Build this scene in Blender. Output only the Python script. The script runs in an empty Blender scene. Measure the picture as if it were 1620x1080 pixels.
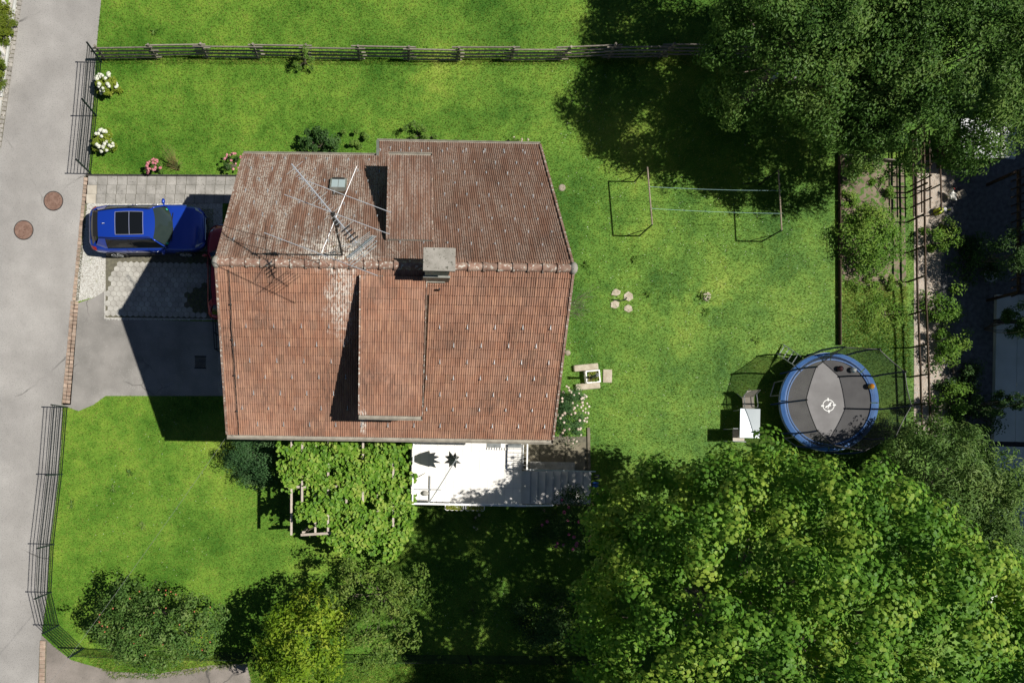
import bpy, math, random
import numpy as np
from mathutils import Vector, Matrix

random.seed(7)
RNG = np.random.default_rng(7)
R = math.radians
SC = bpy.context.scene
COL = SC.collection

# ------------------------------------------------------------------ camera
F, CX, CY, H, HD = 1250.0, 613.47, 722.69, 31.884, -0.02      # focal length and nadir point in photo pixels, flying height
cam_d = bpy.data.cameras.new('camera')
cam_d.sensor_fit = 'HORIZONTAL'
cam_d.sensor_width = 36.0
cam_d.lens = 36.0 * F / 1620.0
cam_d.shift_x = (810 - CX) / 1620.0
cam_d.shift_y = (CY - 540) / 1620.0
cam_d.clip_start = 0.1
cam_d.clip_end = 3000
cam = bpy.data.objects.new('camera', cam_d)
COL.objects.link(cam)
cam.location = (0, 0, H)
cam.rotation_euler = (0, 0, -HD)
SC.camera = cam

# ------------------------------------------------------------------ sky, sun, exposure
SUN = Vector((0.663, 0.004, 1.0)).normalized()
EL = math.asin(SUN.z)
w = bpy.data.worlds.new('World')
SC.world = w
w.use_nodes = True
nt = w.node_tree
bg = nt.nodes['Background']
sky = nt.nodes.new('ShaderNodeTexSky')
sky.sky_type = 'NISHITA'
sky.sun_disc = False
sky.sun_elevation = EL
sky.sun_rotation = math.atan2(SUN.x, SUN.y)
sky.altitude = 700
sky.dust_density = 0.3
sky.air_density = 0.6
nt.links.new(sky.outputs[0], bg.inputs[0])
bg.inputs[1].default_value = 0.05
sd = bpy.data.lights.new('sun', 'SUN')
sd.energy = 5.0
sd.angle = R(0.53)
sd.color = (1.0, 0.965, 0.90)
so = bpy.data.objects.new('sun', sd)
COL.objects.link(so)
so.rotation_euler = SUN.to_track_quat('Z', 'Y').to_euler()
so.location = (20, 0, 40)
SC.view_settings.view_transform = 'Standard'
SC.view_settings.look = 'None'
SC.view_settings.exposure = 0.40
SC.view_settings.gamma = 1.0
SC.view_settings.use_curve_mapping = False

# ------------------------------------------------------------------ helpers
CH, SH = math.cos(HD), math.sin(HD)


def P(u, v, z=0.0):
    """photo pixel + height above ground -> world point"""
    dx, dy = (u - CX) / F * (H - z), -(v - CY) / F * (H - z)
    return Vector((CH * dx + SH * dy, -SH * dx + CH * dy, z))


def P2(u, v, z=0.0):
    p = P(u, v, z)
    return (p.x, p.y)


ROOT = {}


def thing(name, label, cat, loc=(0, 0, 0), rotz=0.0, group=None):
    o = bpy.data.objects.new(name, None)
    COL.objects.link(o)
    o.empty_display_size = 0.2
    o.location = loc
    o.rotation_euler = (0, 0, rotz)
    o['label'] = label
    o['category'] = cat
    if group:
        o['group'] = group
    ROOT[o.name] = Matrix.Translation(Vector(loc)) @ Matrix.Rotation(rotz, 4, 'Z')
    return o


def tag(o, label, cat, group=None):
    o['label'] = label
    o['category'] = cat
    if group:
        o['group'] = group
    return o


def struct(o):
    o['kind'] = 'structure'
    return o


def stuff(o):
    o['kind'] = 'stuff'
    return o


def finish(name, me, mat, parent, smooth):
    if mat is not None:
        me.materials.append(mat)
    if smooth:
        me.polygons.foreach_set('use_smooth', [True] * len(me.polygons))
    o = bpy.data.objects.new(name, me)
    COL.objects.link(o)
    if parent is not None:
        o.parent = parent
        ROOT[o.name] = ROOT.get(parent.name, Matrix.Identity(4))
    return o


class MB:
    def __init__(self):
        self.v = []
        self.f = []

    def add(self, vs, fs):
        n = len(self.v)
        self.v += [tuple(p) for p in vs]
        self.f += [tuple(i + n for i in f) for f in fs]
        return self

    def box(self, x0, x1, y0, y1, z0, z1, m=None):
        vs = [Vector((x, y, z)) for z in (z0, z1) for y in (y0, y1) for x in (x0, x1)]
        if m is not None:
            vs = [m @ p for p in vs]
        return self.add(vs, [(0, 2, 3, 1), (4, 5, 7, 6), (0, 1, 5, 4), (2, 6, 7, 3), (0, 4, 6, 2), (1, 3, 7, 5)])

    def cbox(self, c, s, rz=0.0, m=None):
        t = Matrix.Translation(Vector(c)) @ Matrix.Rotation(rz, 4, 'Z')
        if m is not None:
            t = t @ m
        return self.box(-s[0] / 2, s[0] / 2, -s[1] / 2, s[1] / 2, -s[2] / 2, s[2] / 2, t)

    def bar(self, p, q, w, h=None, up=(0, 0, 1)):
        p, q = Vector(p), Vector(q)
        h = w if h is None else h
        d = (q - p).normalized()
        u = Vector(up)
        if abs(d.dot(u)) > 0.98:
            u = Vector((0, 1, 0))
        s = d.cross(u).normalized()
        u = s.cross(d).normalized()
        vs = []
        for c in (p, q):
            for a, b in ((-1, -1), (1, -1), (1, 1), (-1, 1)):
                vs.append(c + s * (a * w / 2) + u * (b * h / 2))
        return self.add(vs, [(0, 3, 2, 1), (4, 5, 6, 7), (0, 1, 5, 4), (1, 2, 6, 5), (2, 3, 7, 6), (3, 0, 4, 7)])

    def tube(self, pts, r, n=6, cap=True):
        pts = [Vector(p) for p in pts]
        k = len(pts)
        rr = r if hasattr(r, '__len__') else [r] * k
        vs, fs = [], []
        ref = None
        for i, p in enumerate(pts):
            d = (pts[min(i + 1, k - 1)] - pts[max(i - 1, 0)])
            d = d.normalized() if d.length > 1e-9 else Vector((0, 0, 1))
            if ref is None:
                ref = Vector((1, 0, 0)) if abs(d.x) < 0.8 else Vector((0, 1, 0))
            s = d.cross(ref).normalized()
            t = s.cross(d).normalized()
            ref = t.cross(s) if False else ref
            for j in range(n):
                a = 2 * math.pi * j / n
                vs.append(p + (s * math.cos(a) + t * math.sin(a)) * rr[i])
        for i in range(k - 1):
            for j in range(n):
                a, b = i * n + j, i * n + (j + 1) % n
                fs.append((a, b, b + n, a + n))
        if cap:
            fs.append(tuple(range(n - 1, -1, -1)))
            fs.append(tuple((k - 1) * n + j for j in range(n)))
        return self.add(vs, fs)

    def lathe(self, c, prof, n=16, m=None):
        vs, fs = [], []
        c = Vector(c)
        for r, z in prof:
            for j in range(n):
                a = 2 * math.pi * j / n
                q = Vector((r * math.cos(a), r * math.sin(a), z))
                vs.append(c + (m @ q if m is not None else q))
        k = len(prof)
        for i in range(k - 1):
            for j in range(n):
                a, b = i * n + j, i * n + (j + 1) % n
                fs.append((a, b, b + n, a + n))
        fs.append(tuple(range(n - 1, -1, -1)))
        fs.append(tuple((k - 1) * n + j for j in range(n)))
        return self.add(vs, fs)

    def ball(self, c, r, nu=10, nv=7, m=None):
        rx, ry, rz = r if hasattr(r, '__len__') else (r, r, r)
        vs, fs = [], []
        c = Vector(c)
        for i in range(nv + 1):
            t = math.pi * i / nv
            for j in range(nu):
                a = 2 * math.pi * j / nu
                q = Vector((rx * math.sin(t) * math.cos(a), ry * math.sin(t) * math.sin(a), -rz * math.cos(t)))
                vs.append(c + (m @ q if m is not None else q))
        for i in range(nv):
            for j in range(nu):
                a, b = i * nu + j, i * nu + (j + 1) % nu
                fs.append((a, b, b + nu, a + nu))
        return self.add(vs, fs)

    def sheet(self, pts):
        return self.add(pts, [tuple(range(len(pts)))])

    def prism(self, pts2, z0, z1):
        n = len(pts2)
        area = sum(pts2[i][0] * pts2[(i + 1) % n][1] - pts2[(i + 1) % n][0] * pts2[i][1] for i in range(n))
        if area < 0:
            pts2 = pts2[::-1]
        vs = [(p[0], p[1], z0) for p in pts2] + [(p[0], p[1], z1) for p in pts2]
        fs = [tuple(range(n - 1, -1, -1)), tuple(range(n, 2 * n))]
        fs += [(i, (i + 1) % n, n + (i + 1) % n, n + i) for i in range(n)]
        return self.add(vs, fs)

    def build(self, name, mat, parent=None, smooth=False, local=False, bevel=0.0, sub=0):
        vs = self.v
        if parent is not None and not local:
            inv = ROOT.get(parent.name, Matrix.Identity(4)).inverted()
            vs = [tuple(inv @ Vector(p)) for p in vs]
        me = bpy.data.meshes.new(name)
        me.from_pydata(vs, [], self.f)
        me.update()
        o = finish(name, me, mat, parent, smooth)
        if bevel:
            b = o.modifiers.new('bevel', 'BEVEL')
            b.width = bevel
            b.segments = 2
            b.limit_method = 'ANGLE'
        if sub:
            s = o.modifiers.new('sub', 'SUBSURF')
            s.levels = sub
            s.render_levels = sub
        return o


def np_mesh(name, verts, tris, mat, parent=None, attr=None, smooth=False):
    """big triangle mesh from arrays; attr = per-vertex float called rnd"""
    verts = np.asarray(verts, dtype=np.float32)
    if parent is not None:
        m = np.array(ROOT.get(parent.name, Matrix.Identity(4)).inverted(), dtype=np.float32)
        verts = verts @ m[:3, :3].T + m[:3, 3]
    tris = np.asarray(tris, dtype=np.int32)
    me = bpy.data.meshes.new(name)
    me.vertices.add(len(verts))
    me.vertices.foreach_set('co', verts.ravel())
    me.loops.add(tris.size)
    me.loops.foreach_set('vertex_index', tris.ravel())
    me.polygons.add(len(tris))
    me.polygons.foreach_set('loop_start', np.arange(len(tris), dtype=np.int32) * 3)
    me.polygons.foreach_set('use_smooth', np.full(len(tris), smooth))
    if attr is not None:
        a = me.attributes.new('rnd', 'FLOAT', 'POINT')
        a.data.foreach_set('value', np.asarray(attr, dtype=np.float32))
    me.update(calc_edges=True)
    return finish(name, me, mat, parent, smooth)


def copy_tree(o, loc, rotz, label=None, parent=None):
    c = o.copy()
    COL.objects.link(c)
    if parent is None:
        c.location = loc
        c.rotation_euler = (0, 0, rotz)
        if label:
            c['label'] = label
    else:
        c.parent = parent
    for ch in list(o.children):
        copy_tree(ch, None, None, None, c)
    return c


# ------------------------------------------------------------------ materials
def lin(r, g, b):
    f = lambda x: (x / 255 / 12.92) if x / 255 <= 0.04045 else ((x / 255 + 0.055) / 1.055) ** 2.4
    return (f(r), f(g), f(b), 1)


def c4(c):
    return (c[0], c[1], c[2], 1.0)


def mat(name, c1, c2=None, scale=4.0, rough=0.7, metal=0.0, spec=0.3, bump=0.0, bscale=60.0, detail=5.0,
        stretch=(1, 1, 1), coat=0.0, orand=0.0, lo=0.35, hi=0.65, speck=None, speck_scale=120.0, speck_amt=0.62):
    m = bpy.data.materials.new(name)
    m.use_nodes = True
    t = m.node_tree
    b = t.nodes['Principled BSDF']
    b.inputs['Roughness'].default_value = rough
    b.inputs['Metallic'].default_value = metal
    b.inputs['Specular IOR Level'].default_value = spec
    b.inputs['Coat Weight'].default_value = coat
    b.inputs['Base Color'].default_value = c4(c1)
    geo = t.nodes.new('ShaderNodeNewGeometry')
    mp = t.nodes.new('ShaderNodeMapping')
    mp.inputs['Scale'].default_value = stretch
    t.links.new(geo.outputs['Position'], mp.inputs['Vector'])
    col = None
    if c2 is not None:
        n = t.nodes.new('ShaderNodeTexNoise')
        n.inputs['Scale'].default_value = scale
        n.inputs['Detail'].default_value = detail
        t.links.new(mp.outputs[0], n.inputs['Vector'])
        r = t.nodes.new('ShaderNodeValToRGB')
        r.color_ramp.elements[0].position = lo
        r.color_ramp.elements[1].position = hi
        r.color_ramp.elements[0].color = c4(c1)
        r.color_ramp.elements[1].color = c4(c2)
        t.links.new(n.outputs['Fac'], r.inputs['Fac'])
        col = r.outputs['Color']
    if speck is not None:
        n = t.nodes.new('ShaderNodeTexNoise')
        n.inputs['Scale'].default_value = speck_scale
        n.inputs['Detail'].default_value = 2
        t.links.new(mp.outputs[0], n.inputs['Vector'])
        r = t.nodes.new('ShaderNodeValToRGB')
        r.color_ramp.elements[0].position = speck_amt
        r.color_ramp.elements[1].position = speck_amt + 0.06
        t.links.new(n.outputs['Fac'], r.inputs['Fac'])
        mx = t.nodes.new('ShaderNodeMix')
        mx.data_type = 'RGBA'
        t.links.new(r.outputs['Color'], mx.inputs['Factor'])
        if col is not None:
            t.links.new(col, mx.inputs['A'])
        else:
            mx.inputs['A'].default_value = c4(c1)
        mx.inputs['B'].default_value = c4(speck)
        col = mx.outputs['Result']
    if orand:
        oi = t.nodes.new('ShaderNodeObjectInfo')
        mr = t.nodes.new('ShaderNodeMapRange')
        mr.inputs['To Min'].default_value = 1 - orand
        mr.inputs['To Max'].default_value = 1 + orand
        t.links.new(oi.outputs['Random'], mr.inputs['Value'])
        hs = t.nodes.new('ShaderNodeHueSaturation')
        t.links.new(mr.outputs[0], hs.inputs['Value'])
        if col is not None:
            t.links.new(col, hs.inputs['Color'])
        else:
            hs.inputs['Color'].default_value = c4(c1)
        col = hs.outputs['Color']
    if col is not None:
        t.links.new(col, b.inputs['Base Color'])
    if bump:
        n = t.nodes.new('ShaderNodeTexNoise')
        n.inputs['Scale'].default_value = bscale
        n.inputs['Detail'].default_value = 4
        t.links.new(mp.outputs[0], n.inputs['Vector'])
        bp = t.nodes.new('ShaderNodeBump')
        bp.inputs['Strength'].default_value = bump
        bp.inputs['Distance'].default_value = 0.02
        t.links.new(n.outputs['Fac'], bp.inputs['Height'])
        t.links.new(bp.outputs[0], b.inputs['Normal'])
    return m


def leaf_mat(name, dark, mid, light, trans=0.3, rough=0.5, spec=0.25, nscale=0.8, tcol=None):
    """leaf colour runs over the per-leaf attribute rnd and a slow noise"""
    m = bpy.data.materials.new(name)
    m.use_nodes = True
    t = m.node_tree
    b = t.nodes['Principled BSDF']
    out = t.nodes['Material Output']
    at = t.nodes.new('ShaderNodeAttribute')
    at.attribute_name = 'rnd'
    geo = t.nodes.new('ShaderNodeNewGeometry')
    n = t.nodes.new('ShaderNodeTexNoise')
    n.inputs['Scale'].default_value = nscale
    n.inputs['Detail'].default_value = 3
    t.links.new(geo.outputs['Position'], n.inputs['Vector'])
    ad = t.nodes.new('ShaderNodeMath')
    ad.operation = 'MULTIPLY_ADD'
    ad.inputs[1].default_value = 0.55
    t.links.new(at.outputs['Fac'], ad.inputs[0])
    mr = t.nodes.new('ShaderNodeMapRange')
    mr.inputs['From Min'].default_value = 0.3
    mr.inputs['From Max'].default_value = 0.7
    mr.inputs['To Min'].default_value = 0.0
    mr.inputs['To Max'].default_value = 0.45
    t.links.new(n.outputs['Fac'], mr.inputs['Value'])
    t.links.new(mr.outputs[0], ad.inputs[2])
    r = t.nodes.new('ShaderNodeValToRGB')
    r.color_ramp.elements[0].position = 0.1
    r.color_ramp.elements[0].color = c4(dark)
    r.color_ramp.elements[1].position = 0.95
    r.color_ramp.elements[1].color = c4(light)
    e = r.color_ramp.elements.new(0.5)
    e.color = c4(mid)
    t.links.new(ad.outputs[0], r.inputs['Fac'])
    t.links.new(r.outputs['Color'], b.inputs['Base Color'])
    b.inputs['Roughness'].default_value = rough
    b.inputs['Specular IOR Level'].default_value = spec * 0.7
    tr = t.nodes.new('ShaderNodeBsdfTranslucent')
    if tcol is None:
        t.links.new(r.outputs['Color'], tr.inputs['Color'])
    else:
        tr.inputs['Color'].default_value = c4(tcol)
    ms = t.nodes.new('ShaderNodeMixShader')
    ms.inputs[0].default_value = trans
    t.links.new(b.outputs[0], ms.inputs[1])
    t.links.new(tr.outputs[0], ms.inputs[2])
    t.links.new(ms.outputs[0], out.inputs['Surface'])
    return m


# ------------------------------------------------------------------ leaves and crowns
def _fan(outline, zc=0.05, zo=0.0):
    vs = [(0, 0, zc)] + [(x, y, zo) for x, y in outline]
    n = len(outline)
    return np.array(vs), np.array([(0, 1 + i, 1 + (i + 1) % n) for i in range(n)])


_m = []
for ang, rr in ((-90, .16), (-25, .47), (22, .38), (48, .54), (70, .38), (90, .58), (110, .38), (132, .54), (158, .38), (205, .47)):
    _m.append((rr * math.cos(R(ang)), rr * math.sin(R(ang))))
_g = []
for ang, rr in ((-90, .15), (-55, .45), (-10, .5), (40, .5), (90, .56), (140, .5), (190, .5), (235, .45)):
    _g.append((rr * math.cos(R(ang)), rr * math.sin(R(ang))))
SHAPES = {
    'oval': (np.array([(0, -.5, 0), (-.28, 0, .09), (0, .5, -.06), (.28, 0, .09)]), np.array([(0, 3, 2), (0, 2, 1)])),
    'narrow': (np.array([(0, -.5, 0), (-.15, 0, .05), (0, .5, -.06), (.15, 0, .05)]), np.array([(0, 3, 2), (0, 2, 1)])),
    'maple': (np.array([(0, -.5, 0), (.5, -.12, .07), (.32, .45, -.03), (-.32, .45, .04), (-.5, -.12, -.02), (0, .1, .06)]), np.array([(0, 1, 5), (1, 2, 5), (2, 3, 5), (3, 4, 5), (4, 0, 5)])),
    'grape': _fan(_g, -0.05),
    'petal': _fan([(.5 * math.cos(a), .5 * math.sin(a)) for a in np.arange(5) * 2 * math.pi / 5], 0.12),
}


def unit(a):
    return a / np.maximum(np.linalg.norm(a, axis=1, keepdims=True), 1e-9)


def leaves(name, pos, nrm, size, shape, mt, parent, rnd=None, tangent=None):
    tv, tf = SHAPES[shape]
    n = len(pos)
    nrm = unit(nrm)
    t = RNG.normal(size=(n, 3)) if tangent is None else tangent
    t = unit(t - nrm * (t * nrm).sum(1, keepdims=True))
    b = np.cross(nrm, t)
    size = np.broadcast_to(np.asarray(size, dtype=float), (n,))
    vs = pos[:, None, :] + size[:, None, None] * (tv[None, :, 0, None] * b[:, None, :] + tv[None, :, 1, None] * t[:, None, :]
                                                  + tv[None, :, 2, None] * nrm[:, None, :])
    k = len(tv)
    fs = tf[None] + (np.arange(n) * k)[:, None, None]
    if rnd is None:
        rnd = RNG.random(n)
    return np_mesh(name, vs.reshape(-1, 3), fs.reshape(-1, 3), mt, parent, np.repeat(rnd, k))


def clumps(blobs, n_clump, clump_r, per, flat=0.7, up=0.5, zmin=-0.25, inner=0.2, jit=0.12, rag=0.35, shell=0.33, relief=1.0, drop=0.14):
    """clump centres on the shells of ellipsoid blobs, leaves round each clump; returns pos, nrm, rnd, centres"""
    # plan grid with jitter over the union of the blobs: an outer layer on the dome, one or two below it, and a skirt
    lo = np.min([[c[0] - r[0], c[1] - r[1]] for c, r in blobs], axis=0)
    hi = np.max([[c[0] + r[0], c[1] + r[1]] for c, r in blobs], axis=0)
    area = sum(math.pi * r[0] * r[1] for c, r in blobs) * 0.75
    sp = math.sqrt(area * 2.0 / n_clump)
    kf = 2.6 / max(1.0, math.sqrt(area) / 4.5)
    ph = RNG.uniform(0, 6.28, 4)
    C, O = [], []
    for layer in range(3):
        gx_, gy_ = np.meshgrid(np.arange(lo[0], hi[0], sp), np.arange(lo[1], hi[1], sp))
        x = gx_.ravel() + RNG.uniform(-.5, .5, gx_.size) * sp
        y = gy_.ravel() + RNG.uniform(-.5, .5, gx_.size) * sp
        best = np.full(len(x), -1e9)
        out = np.zeros((len(x), 3))
        dep = np.zeros(len(x))
        for c, r in blobs:
            dx, dy = (x - c[0]) / r[0], (y - c[1]) / r[1]
            q = 1 - dx * dx - dy * dy + rag * (np.sin(kf * x + ph[0] + 1.2 * np.sin(kf * .7 * y + ph[2])) * np.sin(kf * 1.1 * y + ph[1] + 1.1 * np.sin(kf * .8 * x + ph[3])) - .25)
            ok = q > 0
            zt = c[2] + r[2] * np.sqrt(np.maximum(q, 0))
            up_ = ok & (zt > best)
            best = np.where(up_, zt, best)
            d = unit(np.stack([dx, dy, np.sqrt(np.maximum(q, 0))], -1))
            out = np.where(up_[:, None], d, out)
            dep = np.where(up_, r[2], dep)
        k = best > -1e8
        if layer == 0:
            k &= RNG.random(len(x)) > drop
        else:
            k &= RNG.random(len(x)) < (0.9 if layer == 1 else inner * 1.6)
        x, y, best, out, dep = x[k], y[k], best[k], out[k], dep[k]
        z = best + clump_r * (relief * np.sin(x * 2.1 / clump_r * .35 + y) * np.sin(y * 1.9 / clump_r * .35 - x * .6)) + RNG.normal(size=len(x)) * jit * 2.2 * clump_r - layer * (0.9 * clump_r + (.16 if drop < .2 else .26) * dep) * RNG.uniform(.7, 1.3, len(x))
        C.append(np.stack([x, y, z], -1))
        O.append(out)
    for c, r in blobs:
        k = int(n_clump * .30 * r[0] * r[1] / sum(q[1][0] * q[1][1] for q in blobs))
        a_ = RNG.uniform(0, 2 * math.pi, k)
        h_ = RNG.uniform(zmin, .35, k)
        w_ = np.sqrt(1 - h_ ** 2) * (RNG.normal(.95, min(jit, .07), k) + .35 * min(rag, .4) * (np.sin(a_ * 3 + ph[0]) * .5 + np.sin(a_ * 5 + ph[1]) * .35 + np.sin(a_ * 8 + ph[2]) * .25))
        d = np.stack([np.cos(a_) * w_, np.sin(a_) * w_, h_], -1)
        C.append(np.array(c) + d * np.array(r))
        O.append(d)
    C, O = np.concatenate(C), np.concatenate(O)
    n = len(C)
    rs = RNG.uniform(0.65, 1.3, n) * clump_r
    per_c = np.maximum(6, (per * (rs / clump_r) ** 2)).astype(int)
    idx = np.repeat(np.arange(n), per_c)
    off = unit(RNG.normal(size=(len(idx), 3))) * (RNG.random((len(idx), 1)) ** shell)
    off[:, 2] *= flat
    pos = C[idx] + off * rs[idx][:, None]
    nrm = off * 1.25 + O[idx] * 0.3 + np.array([0, 0, up * .7]) + RNG.normal(size=off.shape) * 0.28
    crnd = RNG.random(n)
    rnd = np.clip(0.5 * crnd[idx] + 0.5 * RNG.random(len(idx)), 0, 1)
    return pos, nrm, rnd, C


def limb(mb, a, b, r0, r1, bend=0.15, n=5, sides=6):
    a, b = Vector(a), Vector(b)
    L = (b - a).length
    off = Vector((random.uniform(-1, 1), random.uniform(-1, 1), random.uniform(0, 1))) * L * bend
    pts, rr = [], []
    for i in range(n + 1):
        t = i / n
        pts.append(a.lerp(b, t) + off * math.sin(math.pi * t))
        rr.append(r0 + (r1 - r0) * t)
    mb.tube(pts, rr, sides)


def tree(name, label, cat, base, blobs, n_clump, clump_r, per, leaf, shape, mt, bark, trunk_r=0.2, fork=0.35, group=None,
         n_limb=18, flat=0.7, up=0.5, zmin=-0.25, inner=0.2, jit=0.12, rag=0.35, relief=1.0, drop=0.14):
    base = Vector(base)
    t = thing(name, label, cat, base, 0, group)
    pos, nrm, rnd, C = clumps(blobs, n_clump, clump_r, per, flat, up, zmin, inner, jit, rag, relief=relief, drop=drop)
    sz = leaf * RNG.uniform(0.7, 1.25, len(pos))
    leaves('crown', pos, nrm, sz, shape, mt, t, rnd)
    top = max(c[2] + r[2] for c, r in blobs)
    mb = MB()
    ctr = Vector(np.mean([b[0] for b in blobs], axis=0))
    fk = base.lerp(Vector((ctr.x, ctr.y, base.z + (top - base.z) * fork)), 1.0)
    fk.z = base.z + (top - base.z) * fork
    mb.tube([base + Vector((0, 0, -0.1)), base + Vector((0, 0, 0.25)), base.lerp(fk, 0.6), fk],
            [trunk_r * 1.5, trunk_r * 1.05, trunk_r * 0.85, trunk_r * 0.75], 9)
    sel = RNG.choice(len(C), min(n_limb, len(C)), replace=False)
    for i in sel:
        e = fk.lerp(Vector(C[i]), 0.85)
        e.z = fk.z + (e.z - fk.z) * 0.6
        limb(mb, fk + Vector((0, 0, random.uniform(-0.3, 0.0) * (fk.z - base.z))), e, trunk_r * 0.25, trunk_r * 0.04, 0.06)
    mb.build('trunk', bark, t, smooth=True)
    return t


def in_poly(x, y, poly):
    ins = np.zeros(len(x), bool)
    n = len(poly)
    for i in range(n):
        x0, y0 = poly[i]
        x1, y1 = poly[(i + 1) % n]
        if y0 == y1:
            continue
        c = ((y0 > y) != (y1 > y)) & (x < (x1 - x0) * (y - y0) / (y1 - y0) + x0)
        ins ^= c
    return ins

# ------------------------------------------------------------------ material library
def lawn_mat(name, blade):
    m = bpy.data.materials.new(name)
    m.use_nodes = True
    t = m.node_tree
    b = t.nodes['Principled BSDF']
    out = t.nodes['Material Output']
    geo = t.nodes.new('ShaderNodeNewGeometry')

    def noise(s, d):
        n = t.nodes.new('ShaderNodeTexNoise')
        n.inputs['Scale'].default_value = s
        n.inputs['Detail'].default_value = d
        t.links.new(geo.outputs['Position'], n.inputs['Vector'])
        return n.outputs['Fac']

    def math_(op, a, bb):
        n = t.nodes.new('ShaderNodeMath')
        n.operation = op
        for i, x in enumerate((a, bb)):
            if isinstance(x, (int, float)):
                n.inputs[i].default_value = x
            else:
                t.links.new(x, n.inputs[i])
        return n.outputs[0]
    f = math_('ADD', math_('MULTIPLY', noise(0.35, 6), 1.0), math_('MULTIPLY', noise(2.2, 4), 0.40))
    f = math_('ADD', f, math_('MULTIPLY', noise(26.0, 3), 0.50))
    if blade:
        at = t.nodes.new('ShaderNodeAttribute')
        at.attribute_name = 'rnd'
        f = math_('ADD', f, math_('MULTIPLY', math_('SUBTRACT', at.outputs['Fac'], 0.5), 0.85))
    sep = t.nodes.new('ShaderNodeSeparateXYZ')
    t.links.new(geo.outputs['Position'], sep.inputs[0])
    wob = math_('MULTIPLY', math_('SUBTRACT', noise(1.6, 5), 0.5), 2.4)
    for (u_, v_, rad, k_) in ((682, 126, 1.2, .24), (1122, 462, .9, .26), (560, 885, 2.4, .22), (1085, 500, 1.2, .15), (150, 700, 2.0, .12), (270, 470, 1.0, .0), (905, 470, 1.6, -.12), (330, 740, 2.5, .10), (1010, 200, 2.2, .12), (420, 150, 2.5, .10)):
        p_ = P(u_, v_)
        ax_ = math_('SUBTRACT', sep.outputs['X'], p_.x)
        ay_ = math_('SUBTRACT', sep.outputs['Y'], p_.y)
        d_ = math_('SQRT', math_('ADD', math_('MULTIPLY', ax_, ax_), math_('MULTIPLY', ay_, ay_)), 0)
        q_ = math_('SUBTRACT', 1.15, math_('ADD', math_('DIVIDE', d_, rad), wob))
        q_ = math_('MINIMUM', math_('MAXIMUM', q_, 0.0), 1.0)
        f = math_('ADD', f, math_('MULTIPLY', q_, k_))
    f = math_('SUBTRACT', f, 0.45 if blade else 0.62)
    r = t.nodes.new('ShaderNodeValToRGB')
    cr = r.color_ramp
    cr.elements[0].position = 0.12
    cr.elements[0].color = (0.030, 0.095, 0.006, 1)
    cr.elements[1].position = 0.92
    cr.elements[1].color = (0.34, 0.33, 0.09, 1)
    for p_, c_ in ((0.36, (0.090, 0.185, 0.018, 1)), (0.58, (0.165, 0.252, 0.028, 1)), (0.80, (0.262, 0.305, 0.058, 1))):
        e = cr.elements.new(p_)
        e.color = c_
    t.links.new(f, r.inputs['Fac'])
    t.links.new(r.outputs['Color'], b.inputs['Base Color'])
    b.inputs['Roughness'].default_value = 0.6
    b.inputs['Specular IOR Level'].default_value = 0.15
    if blade:
        tr = t.nodes.new('ShaderNodeBsdfTranslucent')
        t.links.new(r.outputs['Color'], tr.inputs['Color'])
        ms = t.nodes.new('ShaderNodeMixShader')
        ms.inputs[0].default_value = 0.35
        t.links.new(b.outputs[0], ms.inputs[1])
        t.links.new(tr.outputs[0], ms.inputs[2])
        t.links.new(ms.outputs[0], out.inputs['Surface'])
    return m


M = {}
M['lawn'] = lawn_mat('lawn', False)
M['blade'] = lawn_mat('grass_blade', True)
M['road'] = mat('asphalt_road', (0.255, 0.242, 0.225), (0.315, 0.300, 0.280), 0.7, 0.9, spec=0.15, bump=0.35, bscale=90,
                detail=8, speck=(0.14, 0.135, 0.13), speck_scale=38, speck_amt=0.60)
M['drive'] = mat('asphalt_drive', (0.19, 0.18, 0.165), (0.26, 0.245, 0.225), 1.1, 0.9, spec=0.15, bump=0.4, bscale=80,
                 detail=8, speck=(0.33, 0.32, 0.30), speck_scale=30, speck_amt=0.64)
M['drive2'] = mat('asphalt_brown', (0.17, 0.15, 0.13), (0.24, 0.21, 0.185), 1.3, 0.9, spec=0.15, bump=0.4, bscale=80, detail=8,
                  speck=(0.1, 0.095, 0.09), speck_scale=35, speck_amt=0.62)
M['slab'] = mat('concrete_slab', (0.21, 0.20, 0.18), (0.30, 0.285, 0.26), 3.0, 0.9, spec=0.15, bump=0.3, bscale=50, orand=0.12,
                detail=8, speck=(0.13, 0.125, 0.11), speck_scale=20, speck_amt=0.63)
M['slab_beige'] = mat('beige_slab', (0.36, 0.32, 0.26), (0.44, 0.40, 0.33), 3.0, 0.9, spec=0.15, bump=0.3, orand=0.08)
M['hex'] = mat('hexagon_paver', (0.29, 0.275, 0.245), (0.40, 0.385, 0.345), 2.5, 0.9, spec=0.15, bump=0.3, bscale=50, orand=0.10, detail=8)
M['joint'] = mat('joint_sand', (0.09, 0.083, 0.062), (0.14, 0.13, 0.09), 9.0, 0.95, bump=0.4)
M['brick'] = mat('kerb_brick', (0.25, 0.175, 0.13), (0.34, 0.265, 0.205), 5.0, 0.9, bump=0.3, orand=0.22)
M['cobble'] = mat('granite_cobble', (0.20, 0.185, 0.165), (0.30, 0.28, 0.25), 9.0, 0.9, bump=0.4, orand=0.2)
M['kerb'] = mat('kerb_stone', (0.38, 0.38, 0.35), (0.48, 0.48, 0.45), 4.0, 0.85, bump=0.3, orand=0.05)
M['gravel_bed'] = mat('gravel_bed', (0.30, 0.285, 0.25), (0.42, 0.40, 0.36), 12.0, 0.95, bump=0.9, bscale=30)
M['pebble'] = mat('pebble', (0.36, 0.34, 0.30), (0.50, 0.47, 0.42), 25.0, 0.8, speck=(0.30, 0.24, 0.17), speck_scale=14, speck_amt=0.58)
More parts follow.
